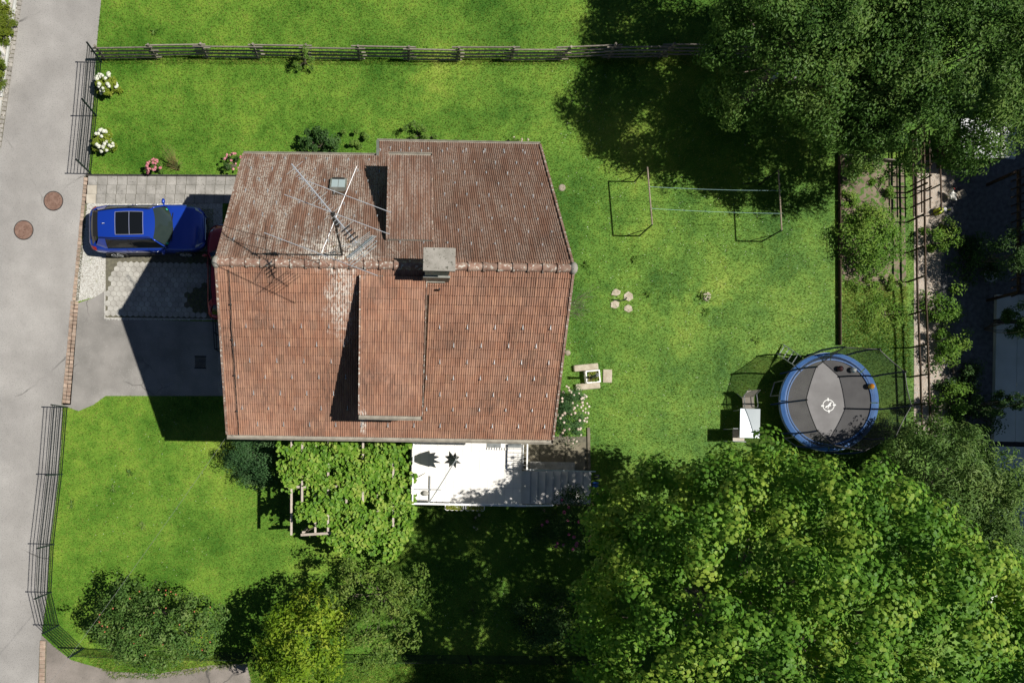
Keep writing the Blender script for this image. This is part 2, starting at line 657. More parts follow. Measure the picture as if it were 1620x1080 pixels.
M['pebble_white'] = mat('white_gravel', (0.42, 0.41, 0.38), (0.56, 0.55, 0.51), 22.0, 0.85, speck=(0.22, 0.20, 0.16), speck_scale=10, speck_amt=0.60)
M['soil'] = mat('garden_soil', (0.13, 0.10, 0.07), (0.22, 0.18, 0.13), 3.0, 0.95, bump=0.9, bscale=25, detail=8, speck=(0.06, 0.12, 0.02), speck_scale=6, speck_amt=0.50)
M['path'] = mat('gravel_path', (0.30, 0.245, 0.195), (0.40, 0.335, 0.275), 4.0, 0.95, bump=0.8, bscale=35, detail=8, speck=(0.4, 0.36, 0.3), speck_scale=26, speck_amt=0.66)
M['yard'] = mat('grey_yard_gravel', (0.10, 0.10, 0.10), (0.17, 0.17, 0.175), 6.0, 0.95, bump=0.8, bscale=30, detail=8)
M['patio'] = mat('patio_slab', (0.13, 0.115, 0.08), (0.20, 0.175, 0.125), 2.0, 0.9, bump=0.4, detail=8, orand=0.1)
M['concrete'] = mat('concrete', (0.27, 0.26, 0.23), (0.38, 0.365, 0.33), 3.0, 0.9, bump=0.35, detail=8, speck=(0.16, 0.15, 0.13), speck_scale=16, speck_amt=0.64)
M['concrete_cap'] = mat('mossy_concrete', (0.215, 0.20, 0.17), (0.29, 0.27, 0.235), 5.0, 0.9, bump=0.5, detail=8, speck=(0.10, 0.095, 0.075), speck_scale=13, speck_amt=0.61)
M['green_metal'] = mat('green_coated_steel', (0.006, 0.012, 0.010), None, rough=0.6, spec=0.25)
M['post_metal'] = mat('dark_green_post', (0.008, 0.022, 0.022), None, rough=0.5, spec=0.3)
M['old_wood'] = mat('weathered_wood', (0.14, 0.12, 0.095), (0.26, 0.23, 0.19), 9.0, 0.9, bump=0.5, stretch=(1, 6, 6), orand=0.25)
M['dark_wood'] = mat('dark_wood', (0.035, 0.022, 0.014), (0.075, 0.05, 0.032), 8.0, 0.85, bump=0.4, orand=0.2)
M['pale_wood'] = mat('silvered_timber', (0.33, 0.28, 0.23), (0.46, 0.40, 0.34), 10.0, 0.85, bump=0.4, stretch=(6, 1, 6), orand=0.12)
M['zinc'] = mat('grey_green_sheet_metal', (0.17, 0.175, 0.155), (0.26, 0.26, 0.23), 4.0, 0.5, metal=0.3, spec=0.4)
M['gutter_in'] = mat('weathered_gutter', (0.22, 0.20, 0.165), (0.31, 0.285, 0.235), 6.0, 0.7, metal=0.1)
M['alu'] = mat('aluminium', (0.62, 0.63, 0.64), None, rough=0.35, metal=0.6, spec=0.5)
M['steel'] = mat('galvanised_steel', (0.42, 0.43, 0.43), (0.55, 0.56, 0.56), 8.0, 0.45, metal=0.5, spec=0.5)
M['black'] = mat('black_plastic', (0.012, 0.012, 0.013), None, rough=0.5)
M['rubber'] = mat('tyre_rubber', (0.015, 0.015, 0.016), None, rough=0.8)
M['white'] = mat('white_paint', (0.74, 0.73, 0.70), (0.80, 0.79, 0.77), 4.0, 0.5)
M['render'] = mat('house_render', (0.62, 0.59, 0.52), (0.70, 0.67, 0.60), 1.0, 0.9, bump=0.2)
M['bark'] = mat('bark', (0.09, 0.07, 0.055), (0.17, 0.14, 0.11), 14.0, 0.95, bump=0.8, bscale=25, stretch=(1, 1, 0.3))


def add_cracks(m, scale, width, amt):
    t = m.node_tree
    b = t.nodes['Principled BSDF']
    src = b.inputs['Base Color'].links[0].from_socket
    geo = t.nodes.new('ShaderNodeNewGeometry')
    n = t.nodes.new('ShaderNodeTexNoise')
    n.inputs['Scale'].default_value = 1.2
    n.inputs['Detail'].default_value = 6
    t.links.new(geo.outputs['Position'], n.inputs['Vector'])
    mx = t.nodes.new('ShaderNodeMix')
    mx.data_type = 'VECTOR'
    mx.inputs['Factor'].default_value = 0.35
    t.links.new(geo.outputs['Position'], mx.inputs['A'])
    t.links.new(n.outputs['Color'], mx.inputs['B'])
    v = t.nodes.new('ShaderNodeTexVoronoi')
    v.feature = 'DISTANCE_TO_EDGE'
    v.inputs['Scale'].default_value = scale
    t.links.new(mx.outputs['Result'], v.inputs['Vector'])
    mr = t.nodes.new('ShaderNodeMapRange')
    mr.inputs['From Min'].default_value = width
    mr.inputs['From Max'].default_value = width * 0.3
    t.links.new(v.outputs['Distance'], mr.inputs['Value'])
    n2 = t.nodes.new('ShaderNodeTexNoise')
    n2.inputs['Scale'].default_value = 0.35
    n2.inputs['Detail'].default_value = 3
    t.links.new(geo.outputs['Position'], n2.inputs['Vector'])
    m2 = t.nodes.new('ShaderNodeMapRange')
    m2.inputs['From Min'].default_value = 0.50
    m2.inputs['From Max'].default_value = 0.60
    m2.inputs['To Max'].default_value = amt
    t.links.new(n2.outputs['Fac'], m2.inputs['Value'])
    mu = t.nodes.new('ShaderNodeMath')
    mu.operation = 'MULTIPLY'
    t.links.new(mr.outputs[0], mu.inputs[0])
    t.links.new(m2.outputs[0], mu.inputs[1])
    # broad worn and oily patches with soft edges
    n3 = t.nodes.new('ShaderNodeTexNoise')
    n3.inputs['Scale'].default_value = 0.22
    n3.inputs['Detail'].default_value = 7
    n3.inputs['Roughness'].default_value = 0.6
    t.links.new(geo.outputs['Position'], n3.inputs['Vector'])
    m3 = t.nodes.new('ShaderNodeMapRange')
    m3.inputs['From Min'].default_value = 0.40
    m3.inputs['From Max'].default_value = 0.62
    m3.inputs['To Min'].default_value = 0.86
    m3.inputs['To Max'].default_value = 1.12
    t.links.new(n3.outputs['Fac'], m3.inputs['Value'])
    hs = t.nodes.new('ShaderNodeHueSaturation')
    t.links.new(m3.outputs[0], hs.inputs['Value'])
    t.links.new(src, hs.inputs['Color'])
    cm = t.nodes.new('ShaderNodeMix')
    cm.data_type = 'RGBA'
    t.links.new(mu.outputs[0], cm.inputs['Factor'])
    t.links.new(hs.outputs['Color'], cm.inputs['A'])
    cm.inputs['B'].default_value = (0.07, 0.065, 0.06, 1)
    t.links.new(cm.outputs['Result'], b.inputs['Base Color'])


add_cracks(M['road'], 0.22, 0.006, 0.75)
add_cracks(M['drive'], 0.5, 0.008, 0.6)
add_cracks(M['drive2'], 0.5, 0.010, 0.8)
M['rust'] = mat('rusty_iron', (0.165, 0.098, 0.072), (0.235, 0.15, 0.115), 6.0, 0.8, metal=0.2, bump=0.4, speck=(0.10, 0.05, 0.035), speck_scale=22)
M['iron'] = mat('dark_iron', (0.03, 0.03, 0.03), (0.06, 0.055, 0.05), 8.0, 0.7, metal=0.4)
M['grey_paint'] = mat('grey_paint', (0.30, 0.31, 0.32), None, rough=0.5)
M['window_glass'] = mat('window_glass', (0.03, 0.04, 0.045), None, rough=0.06, spec=0.8)

# ------------------------------------------------------------------ the ground and what is laid on it
Z1, Z2, Z3 = 0.004, 0.008, 0.012
gm = MB()
gm.sheet([(-600, -600, 0), (600, -600, 0), (600, 600, 0), (-600, 600, 0)])
struct(gm.build('ground', M['lawn']))


def sheet(name, px, mt, z):
    pts = [P(u, v, z) for u, v in px]
    a = sum(pts[i].x * pts[(i + 1) % len(pts)].y - pts[(i + 1) % len(pts)].x * pts[i].y for i in range(len(pts)))
    if a < 0:
        pts = pts[::-1]
    o = MB().sheet(pts).build(name, mt)
    return struct(o)


ROAD_R = [(204, -700), (176, -220), (160, 0), (153, 72), (140, 278), (117, 480), (99, 640), (97, 700), (92, 760), (79, 866), (75, 938), (66, 1003), (62, 1080),
          (48, 1300), (20, 1800)]
ROAD_L = [(-170, 1800), (-95, 1080), (-40, 560), (0, 228), (33, 0), (66, -220), (140, -700)]
ROAD = ROAD_R + ROAD_L
DRIVE = [(116, 482), (150, 470), (165, 461), (165, 504), (352, 509), (352, 626), (250, 626), (167, 626), (148, 640), (124, 650), (99, 641)]
DRIVE_S = [(66, 1004), (84, 1021), (112, 1043), (135, 1050), (180, 1062), (250, 1065), (330, 1052), (390, 1049), (398, 1080), (404, 1400), (45, 1400), (62, 1080)]
GRAVEL = [(118, 478), (138, 322), (352, 322), (352, 506), (165, 506), (165, 461), (150, 470)]
SLABS = [(136, 277), (420, 279), (418, 322), (132, 322)]
STRIP_W = [(-170, 1700), (-95, 1080), (-40, 560), (0, 228), (33, 0), (66, -220), (140, -700), (100, -700), (36, -220), (14, 0), (-20, 228), (-60, 560), (-115, 1080), (-200, 1700)]
BED = [(1332, 248), (1430, 256), (1434, 452), (1405, 462), (1370, 452), (1332, 446)]
PATH = [(1446, 255), (1520, 250), (1505, 300), (1492, 360), (1488, 440), (1490, 560), (1508, 640), (1505, 690), (1446, 690)]
YARD = [(1512, 250), (1492, 300), (1482, 360), (1478, 440), (1480, 560), (1500, 640), (1560, 760), (1700, 1000), (1850, 1000), (1850, 240), (1600, 200)]
PATIO = [(812, 690), (934, 690), (932, 800), (812, 800)]
HOUSE = [(436, 330), (790, 330), (790, 690), (436, 690)]
sheet('road', ROAD, M['road'], Z1)
sheet('driveway', DRIVE, M['drive'], Z2)
sheet('neighbour_driveway', DRIVE_S, M['drive2'], Z2)
sheet('gravel_parking_ground', GRAVEL, M['gravel_bed'], Z1)
sheet('gravel_verge', STRIP_W, M['gravel_bed'], Z1)
sheet('garden_bed', BED, M['soil'], Z1)
sheet('garden_path', PATH, M['path'], Z2)
sheet('neighbour_yard', YARD, M['yard'], Z1)

# slab path
sp = struct(MB().sheet([P(u, v, Z2) for u, v in SLABS[::-1]]).build('slab_path', M['joint']))
for r in range(3):
    for c in range(18):
        u0, u1 = 139.5 + c * 15.55, 139.5 + (c + 1) * 15.55
        v0 = 278.6 + r * 14.5
        sk = -0.10 * (v0 - 278)
        a, b = P(u0 + sk + 0.25, v0 + 14.2), P(u1 + sk - 0.25, v0 + 0.3)
        hgt = 0.022 + random.uniform(0, 0.006)
        m = MB().box(a.x, b.x, a.y, b.y, Z2, hgt)
        m.build('slab', M['slab_beige'] if (c == 0 and r > 0) else M['slab'], sp)
pe = MB()
pe.bar(P(137, 277, 0.05), P(420, 278.5, 0.05), 0.05, 0.10)
pe.build('edging', M['iron'], sp)

# hexagon pavers in the parking bay
hp = struct(MB().sheet([P(u, v, Z3) for u, v in [(167.5, 400), (167, 502), (334, 504), (334, 398)]]).build('hexagon_paving', M['joint']))
hr = 0.132
hexm = None
n_hex = 0
a0 = P(166, 500)
for r in range(11):
    for c in range(22):
        x = a0.x + 0.11 + c * hr * math.sqrt(3) + (r % 2) * hr * math.sqrt(3) / 2
        y = a0.y + 0.12 + r * hr * 1.5
        if x > P(333, 480).x - 0.05 or y > P(300, 400).y:
            continue
        if (x - P(322, 475).x) ** 2 / 0.5 + (y - P(322, 475).y) ** 2 / 0.35 < 1:
            continue
        if (x - P(172, 415).x) * 0.9 + (P(172, 415).y - y) * 0.25 < 0.25 and y > P(170, 455).y:
            continue
        if hexm is None:
            pts = [((hr - 0.006) * math.cos(R(30 + 60 * k)), (hr - 0.006) * math.sin(R(30 + 60 * k))) for k in range(6)]
            o = MB().prism(pts, Z3, 0.03).build('paver', M['hex'], hp, local=True)
            hexm = o.data
        else:
            o = bpy.data.objects.new('paver', hexm)
            COL.objects.link(o)
            o.parent = hp
        o.location = (x, y, random.uniform(-0.004, 0.004))
        n_hex += 1

# brick edging between road and drive
bk = struct(MB().sheet([P(u, v, Z2) for u, v in [(97, 640), (112, 640), (124, 480), (142, 279), (133, 279), (115, 480)]]).build('brick_edging', M['joint']))
bm_ = None
L0, L1 = P(137.5, 281), P(118.5, 476)
L2 = P(104.5, 638)
for A, B_, wid in ((L0, L1, 0.21), (L1, L2, 0.30)):
    d = (B_ - A)
    n = int(d.length / 0.158)
    rz = math.atan2(d.y, d.x)
    s = Vector((-math.sin(rz), math.cos(rz), 0))
    for i in range(n):
        for k in ((-1, 1) if wid > 0.25 else (-0.45,)):
            if bm_ is None:
                bm_ = MB().box(-0.073, 0.073, -0.073, 0.073, 0, 0.06).build('brick', M['brick'], bk, local=True)
                o = bm_
            else:
                o = bpy.data.objects.new('brick', bm_.data)
                COL.objects.link(o)
                o.parent = bk
            o.location = A + d * ((i + 0.5) / n) + s * (k * 0.08) + Vector((0, 0, -0.035 + random.uniform(-0.005, 0.006)))
            o.rotation_euler = (random.uniform(-.03, .03), random.uniform(-.03, .03), rz + random.uniform(-.06, .06))
            o.scale = (random.uniform(0.88, 1.05), random.uniform(0.85, 1.05), 1)
# short brick edging beside the lower drive
bk2 = struct(MB().sheet([P(u, v, Z3) for u, v in [(60, 1090), (72, 1090), (74, 1012), (63, 1012)]]).build('brick_edging', M['joint']))
for i in range(12):
    o = bpy.data.objects.new('brick', bm_.data)
    COL.objects.link(o)
    o.parent = bk2
    o.location = P(68 - i * 0.15, 1016 + i * 6.2) + Vector((0, 0, -0.035))
    o.rotation_euler = (0, 0, 1.5 + random.uniform(-.06, .06))
    o.scale = (1.0, 1.5, 1)

# west kerb: kerb stones and a row of cobbles
kb = struct(MB().sheet([P(u, v, Z2) for u, v in [(34.5, 0), (27, 0), (-4, 215), (-4, 240), (2, 232)]]).build('kerb', M['joint']))
A, B_ = P(41, -60), P(-4, 245)
d = B_ - A
rz = math.atan2(d.y, d.x)
s = Vector((-math.sin(rz), math.cos(rz), 0))
n = int(d.length / 0.175)
for i in range(n):
    o = MB().box(-.075, .075, -.085, .085, 0, .05).build('cobble', M['cobble'], kb, local=True)
    o.location = A + d * ((i + .5) / n) + s * -0.0 + Vector((0, 0, -0.03 + random.uniform(0, .008)))
    o.rotation_euler = (0, 0, rz + random.uniform(-.08, .08))
    o.scale = (random.uniform(.85, 1.08), random.uniform(.85, 1.1), 1)
n = int(d.length / 1.0)
for i in range(n):
    o = MB().box(-.49, .49, -.045, .045, 0, .13).build('kerb_stone', M['kerb'], kb, local=True, bevel=0.01)
    o.location = A + d * ((i + .5) / n) + s * -0.165 + Vector((0, 0, -0.02))
    o.rotation_euler = (0, 0, rz)


def pebbles(name, px, n, smin, smax, mt, z=Z1, keep=None):
    poly = [P2(u, v) for u, v in px]
    xs, ys = [p[0] for p in poly], [p[1] for p in poly]
    x = RNG.uniform(max(min(xs), -19), min(max(xs), 29), n)
    y = RNG.uniform(max(min(ys), -12), min(max(ys), 21), n)
    k = in_poly(x, y, poly)
    if keep is not None:
        k &= keep(x, y)
    x, y = x[k], y[k]
    n = len(x)
    s = RNG.uniform(smin, smax, n)
    ang = RNG.uniform(0, 6.28, n)
    t = np.array([(1, 0, .1), (.2, .8, .0), (-.9, .25, .1), (-.3, -.8, 0), (.1, .1, .6), (.75, -.55, .05)])
    f = np.array([(0, 1, 4), (1, 2, 4), (2, 3, 4), (3, 5, 4), (5, 0, 4)])
    ca, sa = np.cos(ang), np.sin(ang)
    vx = x[:, None] + s[:, None] * (t[None, :, 0] * ca[:, None] - t[None, :, 1] * sa[:, None])
    vy = y[:, None] + s[:, None] * (t[None, :, 0] * sa[:, None] + t[None, :, 1] * ca[:, None])
    vz = z + s[:, None] * t[None, :, 2]
    vs = np.stack([vx, vy, vz + np.zeros_like(vx)], -1).reshape(-1, 3)
    fs = (f[None] + (np.arange(n) * 6)[:, None, None]).reshape(-1, 3)
    return stuff(np_mesh(name, vs, fs, mt, None, np.repeat(RNG.random(n), 6)))


HEXP = [P2(u, v) for u, v in [(166, 399), (166, 503), (335, 505), (335, 397)]]
gp = pebbles('pale_gravel', GRAVEL, 22000, .012, .028, M['pebble_white'], Z1, keep=lambda x, y: ~in_poly(x, y, HEXP))
tag(gp, 'loose pale gravel under and behind the blue car', 'gravel')
gp = pebbles('verge_gravel', STRIP_W, 30000, .02, .045, M['pebble'], Z1)
tag(gp, 'cream pebbles in the strip beyond the road kerb', 'gravel')
gp = pebbles('path_gravel', PATH, 9000, .012, .03, M['pebble'], Z2)
tag(gp, 'small pebbles on the brown path along the garden fence', 'gravel')

# manholes and the drain grate
for (u, v), lab in (((84.5, 318), 'round rusty manhole cover in the road beside the slab path'), ((37.5, 364), 'round rusty manhole cover in the middle of the road')):
    c = P(u, v, Z1)
    t = thing('manhole_cover', lab, 'manhole', c, 0, 'manhole covers in the road')
    MB().lathe(c, [(0.40, 0.0), (0.40, 0.008), (0.34, 0.010)], 32).build('frame', M['iron'], t)
    MB().lathe(c, [(0.36, 0.0), (0.365, 0.014), (0.35, 0.016)], 32).build('lid', M['rust'], t)
    rb = MB()
    for rr in (0.29, 0.21, 0.13):
        rb.tube([c + Vector((rr * math.cos(a), rr * math.sin(a), 0.017)) for a in np.linspace(0, 2 * math.pi, 29)], 0.008, 4)
    for a in range(8):
        rb.bar(c + Vector((.06 * math.cos(a * .785), .06 * math.sin(a * .785), .017)), c + Vector((.32 * math.cos(a * .785), .32 * math.sin(a * .785), .017)), .014, .008)
    rb.build('ribs', M['rust'], t)
c = P(317, 573, Z2)
t = thing('drain_grate', 'square black drain grate in the shaded asphalt drive', 'drain', c)
g = MB()
for i in range(9):
    g.box(c.x - .22, c.x + .22, c.y - .21 + i * .05, c.y - .185 + i * .05, Z2, Z2 + .012)
g.build('grid', M['iron'], t)
MB().box(c.x - .24, c.x + .24, c.y - .25, c.y - .215, Z2, .018).box(c.x - .24, c.x + .24, c.y + .225, c.y + .26, Z2, .018).build('frame', M['black'], t)

# patio beside the steps
pt = struct(MB().sheet([P(u, v, Z1) for u, v in PATIO[::-1]]).build('patio', M['joint']))
for i in range(3):
    for j in range(3):
        a, b = P(814 + i * 40, 700 + (j + 1) * 33), P(814 + (i + 1) * 40 - .6, 700 + j * 33 + .6)
        MB().box(a.x, min(b.x, P(926, 700).x), a.y, b.y, Z1, .03 + random.uniform(0, .006)).build('slab', M['patio'], pt)
MB().bar(P(931, 676, .03), P(932, 742, .03), .11, .06).build('edging', M['patio'], pt)

# ------------------------------------------------------------------ grass
NOGRASS = [ROAD, DRIVE, DRIVE_S, GRAVEL, SLABS, STRIP_W, PATH, YARD, PATIO, HOUSE]


def grass(name, px, n, lmin, lmax, wid, label, excl=True, dens=None, lean=0.9):
    poly = [P2(u, v) for u, v in px]
    xs, ys = [p[0] for p in poly], [p[1] for p in poly]
    x, y = RNG.uniform(min(xs), max(xs), n), RNG.uniform(min(ys), max(ys), n)
    k = in_poly(x, y, poly)
    if excl:
        for q in NOGRASS:
            k &= ~in_poly(x, y, [P2(u, v) for u, v in q])
    if dens is not None:
        k &= dens(x, y)
    x, y = x[k], y[k]
    n = len(x)
    a, a2 = RNG.uniform(0, 6.283, n), RNG.uniform(0, 6.283, n)
    L = RNG.uniform(lmin, lmax, n)
    th = RNG.uniform(0.25, 1.0, n) * lean
    w_ = wid * RNG.uniform(0.7, 1.3, n) * 0.5
    z = np.zeros(n)
    p0 = np.stack([x - np.sin(a) * w_, y + np.cos(a) * w_, z], -1)
    p1 = np.stack([x + np.sin(a) * w_, y - np.cos(a) * w_, z], -1)
    p2 = np.stack([x + np.cos(a) * L * np.sin(th), y + np.sin(a) * L * np.sin(th), L * np.cos(th)], -1)
    vs = np.stack([p0, p1, p2], 1).reshape(-1, 3)
    o = np_mesh(name, vs, np.arange(n * 3).reshape(-1, 3), M['blade'], None, np.repeat(RNG.random(n), 3))
    return tag(stuff(o), label, 'grass')


FRAME = [(-60, -60), (1500, -60), (1500, 1140), (-60, 1140)]
BEDX = [P2(u, v) for u, v in [(1332, 248), (1432, 256), (1434, 448), (1332, 442)]]
grass('lawn_grass', FRAME, 830000, 0.04, 0.10, 0.018, 'short mown lawn grass round the house',
      dens=lambda x, y: ~in_poly(x, y, BEDX))
grass('verge_grass', [(128, 1032), (395, 1040), (640, 1048), (900, 1050), (900, 1140), (400, 1140), (395, 1050), (330, 1060), (250, 1072), (180, 1072)], 30000, 0.10, 0.22, 0.018,
      'long rough grass outside the wire fence by the apple tree', excl=False, lean=1.1)
grass('fence_grass', [(157, 82), (700, 84), (1110, 82), (1110, 104), (700, 104), (157, 102)], 22000, 0.08, 0.2, 0.014, 'uncut grass along the foot of the wooden rail fence', excl=False, lean=0.9)
grass('bed_grass', [(1333, 452), (1352, 440), (1372, 455), (1395, 446), (1415, 462), (1434, 452), (1442, 600), (1400, 560), (1333, 548)], 9000, 0.06, 0.16, 0.022, 'tall lush grass at the trampoline end of the garden bed', excl=False, lean=1.25)
grass('parking_weeds', [(296, 330), (338, 330), (338, 498), (305, 495), (296, 470)], 9000, 0.03, 0.08, 0.014, 'thin grass growing in the shaded end of the parking bay', excl=False, lean=1.0)

_w = RNG.random
def weedmask(x, y):
    q = np.sin(x * 3.1 + 1.3 * np.sin(y * 2.3)) * np.sin(y * 3.7 + 1.1 * np.sin(x * 1.9))
    return q > 0.35
grass('gravel_weeds', [(134, 330), (200, 323), (345, 323), (345, 331), (200, 331), (160, 345), (150, 420), (178, 430), (168, 460), (140, 470), (135, 440)], 9000, 0.02, 0.06, 0.013,
      'yellowish weeds and moss sprouting in the pale gravel', excl=False, dens=weedmask, lean=1.1)

# ------------------------------------------------------------------ the house
ZR, ZS, ZNW, ZNE = 8.616, 5.561, 4.643, 3.965
rW, rE = P(343, 414, ZR), P(906, 424, ZR)
sW, sE = P(361, 686, ZS), P(873, 694.5, ZS)
nW, nM = P(387, 245, ZNW), P(599, 248, ZNW)
nM2, nE = P(599, 225, ZNE), P(853, 230, ZNE)
XM = nM.x                                                       # where the longer north-east slope begins


def lerp(a, b, t):
    return a + (b - a) * t


def tile_mat():
    m = bpy.data.materials.new('clay_roof_tile')
    m.use_nodes = True
    t = m.node_tree
    b = t.nodes['Principled BSDF']
    geo = t.nodes.new('ShaderNodeNewGeometry')
    sep = t.nodes.new('ShaderNodeSeparateXYZ')
    t.links.new(geo.outputs['Position'], sep.inputs[0])

    def L(x, i):
        if isinstance(x, (int, float)):
            i.default_value = x
        elif isinstance(x, tuple):
            i.default_value = c4(x)
        else:
            t.links.new(x, i)

    def mth(op, a, bb=0.0, cc=None, clamp=False):
        n = t.nodes.new('ShaderNodeMath')
        n.operation = op
        n.use_clamp = clamp
        L(a, n.inputs[0])
        L(bb, n.inputs[1])
        if cc is not None:
            L(cc, n.inputs[2])
        return n.outputs[0]

    def noise(s, d, st=(1, 1, 1)):
        mp = t.nodes.new('ShaderNodeMapping')
        mp.inputs['Scale'].default_value = st
        t.links.new(geo.outputs['Position'], mp.inputs['Vector'])
        n = t.nodes.new('ShaderNodeTexNoise')
        n.inputs['Scale'].default_value = s
        n.inputs['Detail'].default_value = d
        t.links.new(mp.outputs[0], n.inputs['Vector'])
        return n.outputs['Fac']

    def ramp(f, a, bb):
        n = t.nodes.new('ShaderNodeMapRange')
        n.clamp = True
        L(f, n.inputs['Value'])
        n.inputs['From Min'].default_value = a
        n.inputs['From Max'].default_value = bb
        return n.outputs[0]

    def mix(f, a, bb):
        n = t.nodes.new('ShaderNodeMix')
        n.data_type = 'RGBA'
        L(f, n.inputs['Factor'])
        L(a, n.inputs['A'])
        L(bb, n.inputs['B'])
        return n.outputs['Result']
    at = t.nodes.new('ShaderNodeAttribute')
    at.attribute_name = 'rnd'
    oi = t.nodes.new('ShaderNodeObjectInfo')
    rnd = mth('FRACT', mth('ADD', at.outputs['Fac'], oi.outputs['Random']))
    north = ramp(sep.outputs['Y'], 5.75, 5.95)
    c = mix(rnd, (0.258, 0.126, 0.078), (0.322, 0.168, 0.108))
    c = mix(mth('MULTIPLY', ramp(noise(1.7, 7), .42, .62), .30), c, (0.40, 0.265, 0.195))
    c = mix(mth('MULTIPLY', ramp(noise(0.5, 5), .42, .65), 0.6), c, (0.215, 0.116, 0.076))
    c = mix(mth('MULTIPLY', ramp(noise(7, 6, (3, .5, .5)), .45, .7), 0.55), c, (0.13, 0.076, 0.06))
    c = mix(mth('MULTIPLY', ramp(noise(5, 5, (3, .4, .4)), .52, .72), 0.6), c, (0.43, 0.25, 0.155))
    c = mix(mth('MULTIPLY', ramp(rnd, .93, .98), .35), c, (0.12, 0.075, 0.052))
    # grey-white lichen, mostly on the north slope, in streaks that run down it
    streak = mth('MULTIPLY', ramp(noise(2.2, 7, (2.2, .35, .35)), .40, .58), ramp(noise(16, 5, (1.6, .7, .7)), .40, .56))
    west = ramp(sep.outputs['X'], 1.4, -2.0)
    amt = mth('MULTIPLY', mth('MULTIPLY', streak, north), mth('ADD', mth('MULTIPLY', west, 0.60), 0.38))
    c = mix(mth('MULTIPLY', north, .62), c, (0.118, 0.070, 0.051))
    c = mix(mth('MULTIPLY', amt, .85), c, (0.38, 0.335, 0.285))
    # pale splash round the aerial mast and below it over the ridge
    def spot(u, v, z, rx, ry):
        p = P(u, v, z)
        dx = mth('DIVIDE', mth('SUBTRACT', sep.outputs['X'], p.x), rx)
        dy = mth('DIVIDE', mth('SUBTRACT', sep.outputs['Y'], p.y), ry)
        return mth('SQRT', mth('ADD', mth('MULTIPLY', dx, dx), mth('MULTIPLY', dy, dy)))
    for (u, v, z, rx, ry, k) in ((525, 388, 8.3, 1.05, .85, .95), (555, 410, 8.4, .8, .5, .9), (540, 465, 8.0, .5, 1.4, .75), (575, 672, 5.9, .12, .45, .9)):
        dd = mth('ADD', spot(u, v, z, rx, ry), mth('MULTIPLY', mth('SUBTRACT', noise(3.5, 5), .5), 2.2))
        f = mth('MULTIPLY', ramp(dd, 1.0, .35), ramp(noise(13, 4, (1.5, .7, .7)), .40, .56))
        c = mix(mth('MULTIPLY', f, k), c, (0.56, 0.52, 0.46))
    moss = mth('MULTIPLY', ramp(spot(535, 392, 8.3, 1.0, .9), 1.0, .3), ramp(noise(7, 3), .62, .68))
    c = mix(moss, c, (0.10, 0.075, 0.012))
    dirt = mth('MULTIPLY', ramp(noise(1.1, 6, (1, .6, .6)), .50, .68), ramp(noise(9, 5, (2.5, .5, .5)), .38, .6))
    c = mix(mth('MULTIPLY', dirt, .55), c, (0.085, 0.055, 0.042))
    spots = mth('MULTIPLY', ramp(noise(42, 2), .70, .74), .7)
    c = mix(spots, c, (0.50, 0.45, 0.38))
    t.links.new(c, b.inputs['Base Color'])
    b.inputs['Roughness'].default_value = 0.85
    b.inputs['Specular IOR Level'].default_value = 0.2
    n = t.nodes.new('ShaderNodeTexNoise')
    n.inputs['Scale'].default_value = 70
    t.links.new(geo.outputs['Position'], n.inputs['Vector'])
    bp = t.nodes.new('ShaderNodeBump')
    bp.inputs['Strength'].default_value = 0.4
    bp.inputs['Distance'].default_value = 0.01
    t.links.new(n.outputs['Fac'], bp.inputs['Height'])
    t.links.new(bp.outputs[0], b.inputs['Normal'])
    return m


M['tile'] = tile_mat()
M['ridge'] = mat('ridge_tile', (0.19, 0.105, 0.075), (0.30, 0.21, 0.16), 6.0, 0.9, bump=0.5, orand=0.2, detail=8, speck=(0.48, 0.45, 0.39), speck_scale=12, speck_amt=0.585)

house = thing('house', 'white detached house with weathered red tiled gable roof, two dormers and a chimney', 'house', (0, 5.65, 0))
# walls
wm = MB()
prof = [(1.35, 0), (1.35, 5.80), (5.65, 8.38), (9.95, 4.78), (9.95, 0)]
x0, x1 = -4.35, 4.45
n = len(prof)
wm.add([(x0, y, z) for y, z in prof] + [(x1, y, z) for y, z in prof],
       [tuple(range(n)), tuple(range(2 * n - 1, n - 1, -1))] + [(i + n, (i + 1) % n + n, (i + 1) % n, i) for i in range(n)])
wm.box(XM + .35, x1 - .003, 9.93, 10.75, 0, 4.05)
wm.build('wall', M['render'], house)
win = MB()


def window(x, y, z, w_, h_, face):
    """window in a wall that faces W, E, N or S"""
    if face in 'WE':
        sx = -1 if face == 'W' else 1
        f = MB().box(min(x, x + sx * .05), max(x, x + sx * .05), y - w_ / 2, y + w_ / 2, z, z + h_)
        g = MB().box(min(x, x + sx * .06), max(x, x + sx * .06), y - w_ / 2 + .07, y - .03, z + .07, z + h_ - .07)
        g.box(min(x, x + sx * .06), max(x, x + sx * .06), y + .03, y + w_ / 2 - .07, z + .07, z + h_ - .07)
    else:
        sy = -1 if face == 'S' else 1
        f = MB().box(x - w_ / 2, x + w_ / 2, min(y, y + sy * .05), max(y, y + sy * .05), z, z + h_)
        g = MB().box(x - w_ / 2 + .07, x - .03, min(y, y + sy * .06), max(y, y + sy * .06), z + .07, z + h_ - .07)
        g.box(x + .03, x + w_ / 2 - .07, min(y, y + sy * .06), max(y, y + sy * .06), z + .07, z + h_ - .07)
    o = f.build('window', M['white'], house)
    g.build('pane', M['window_glass'], o)


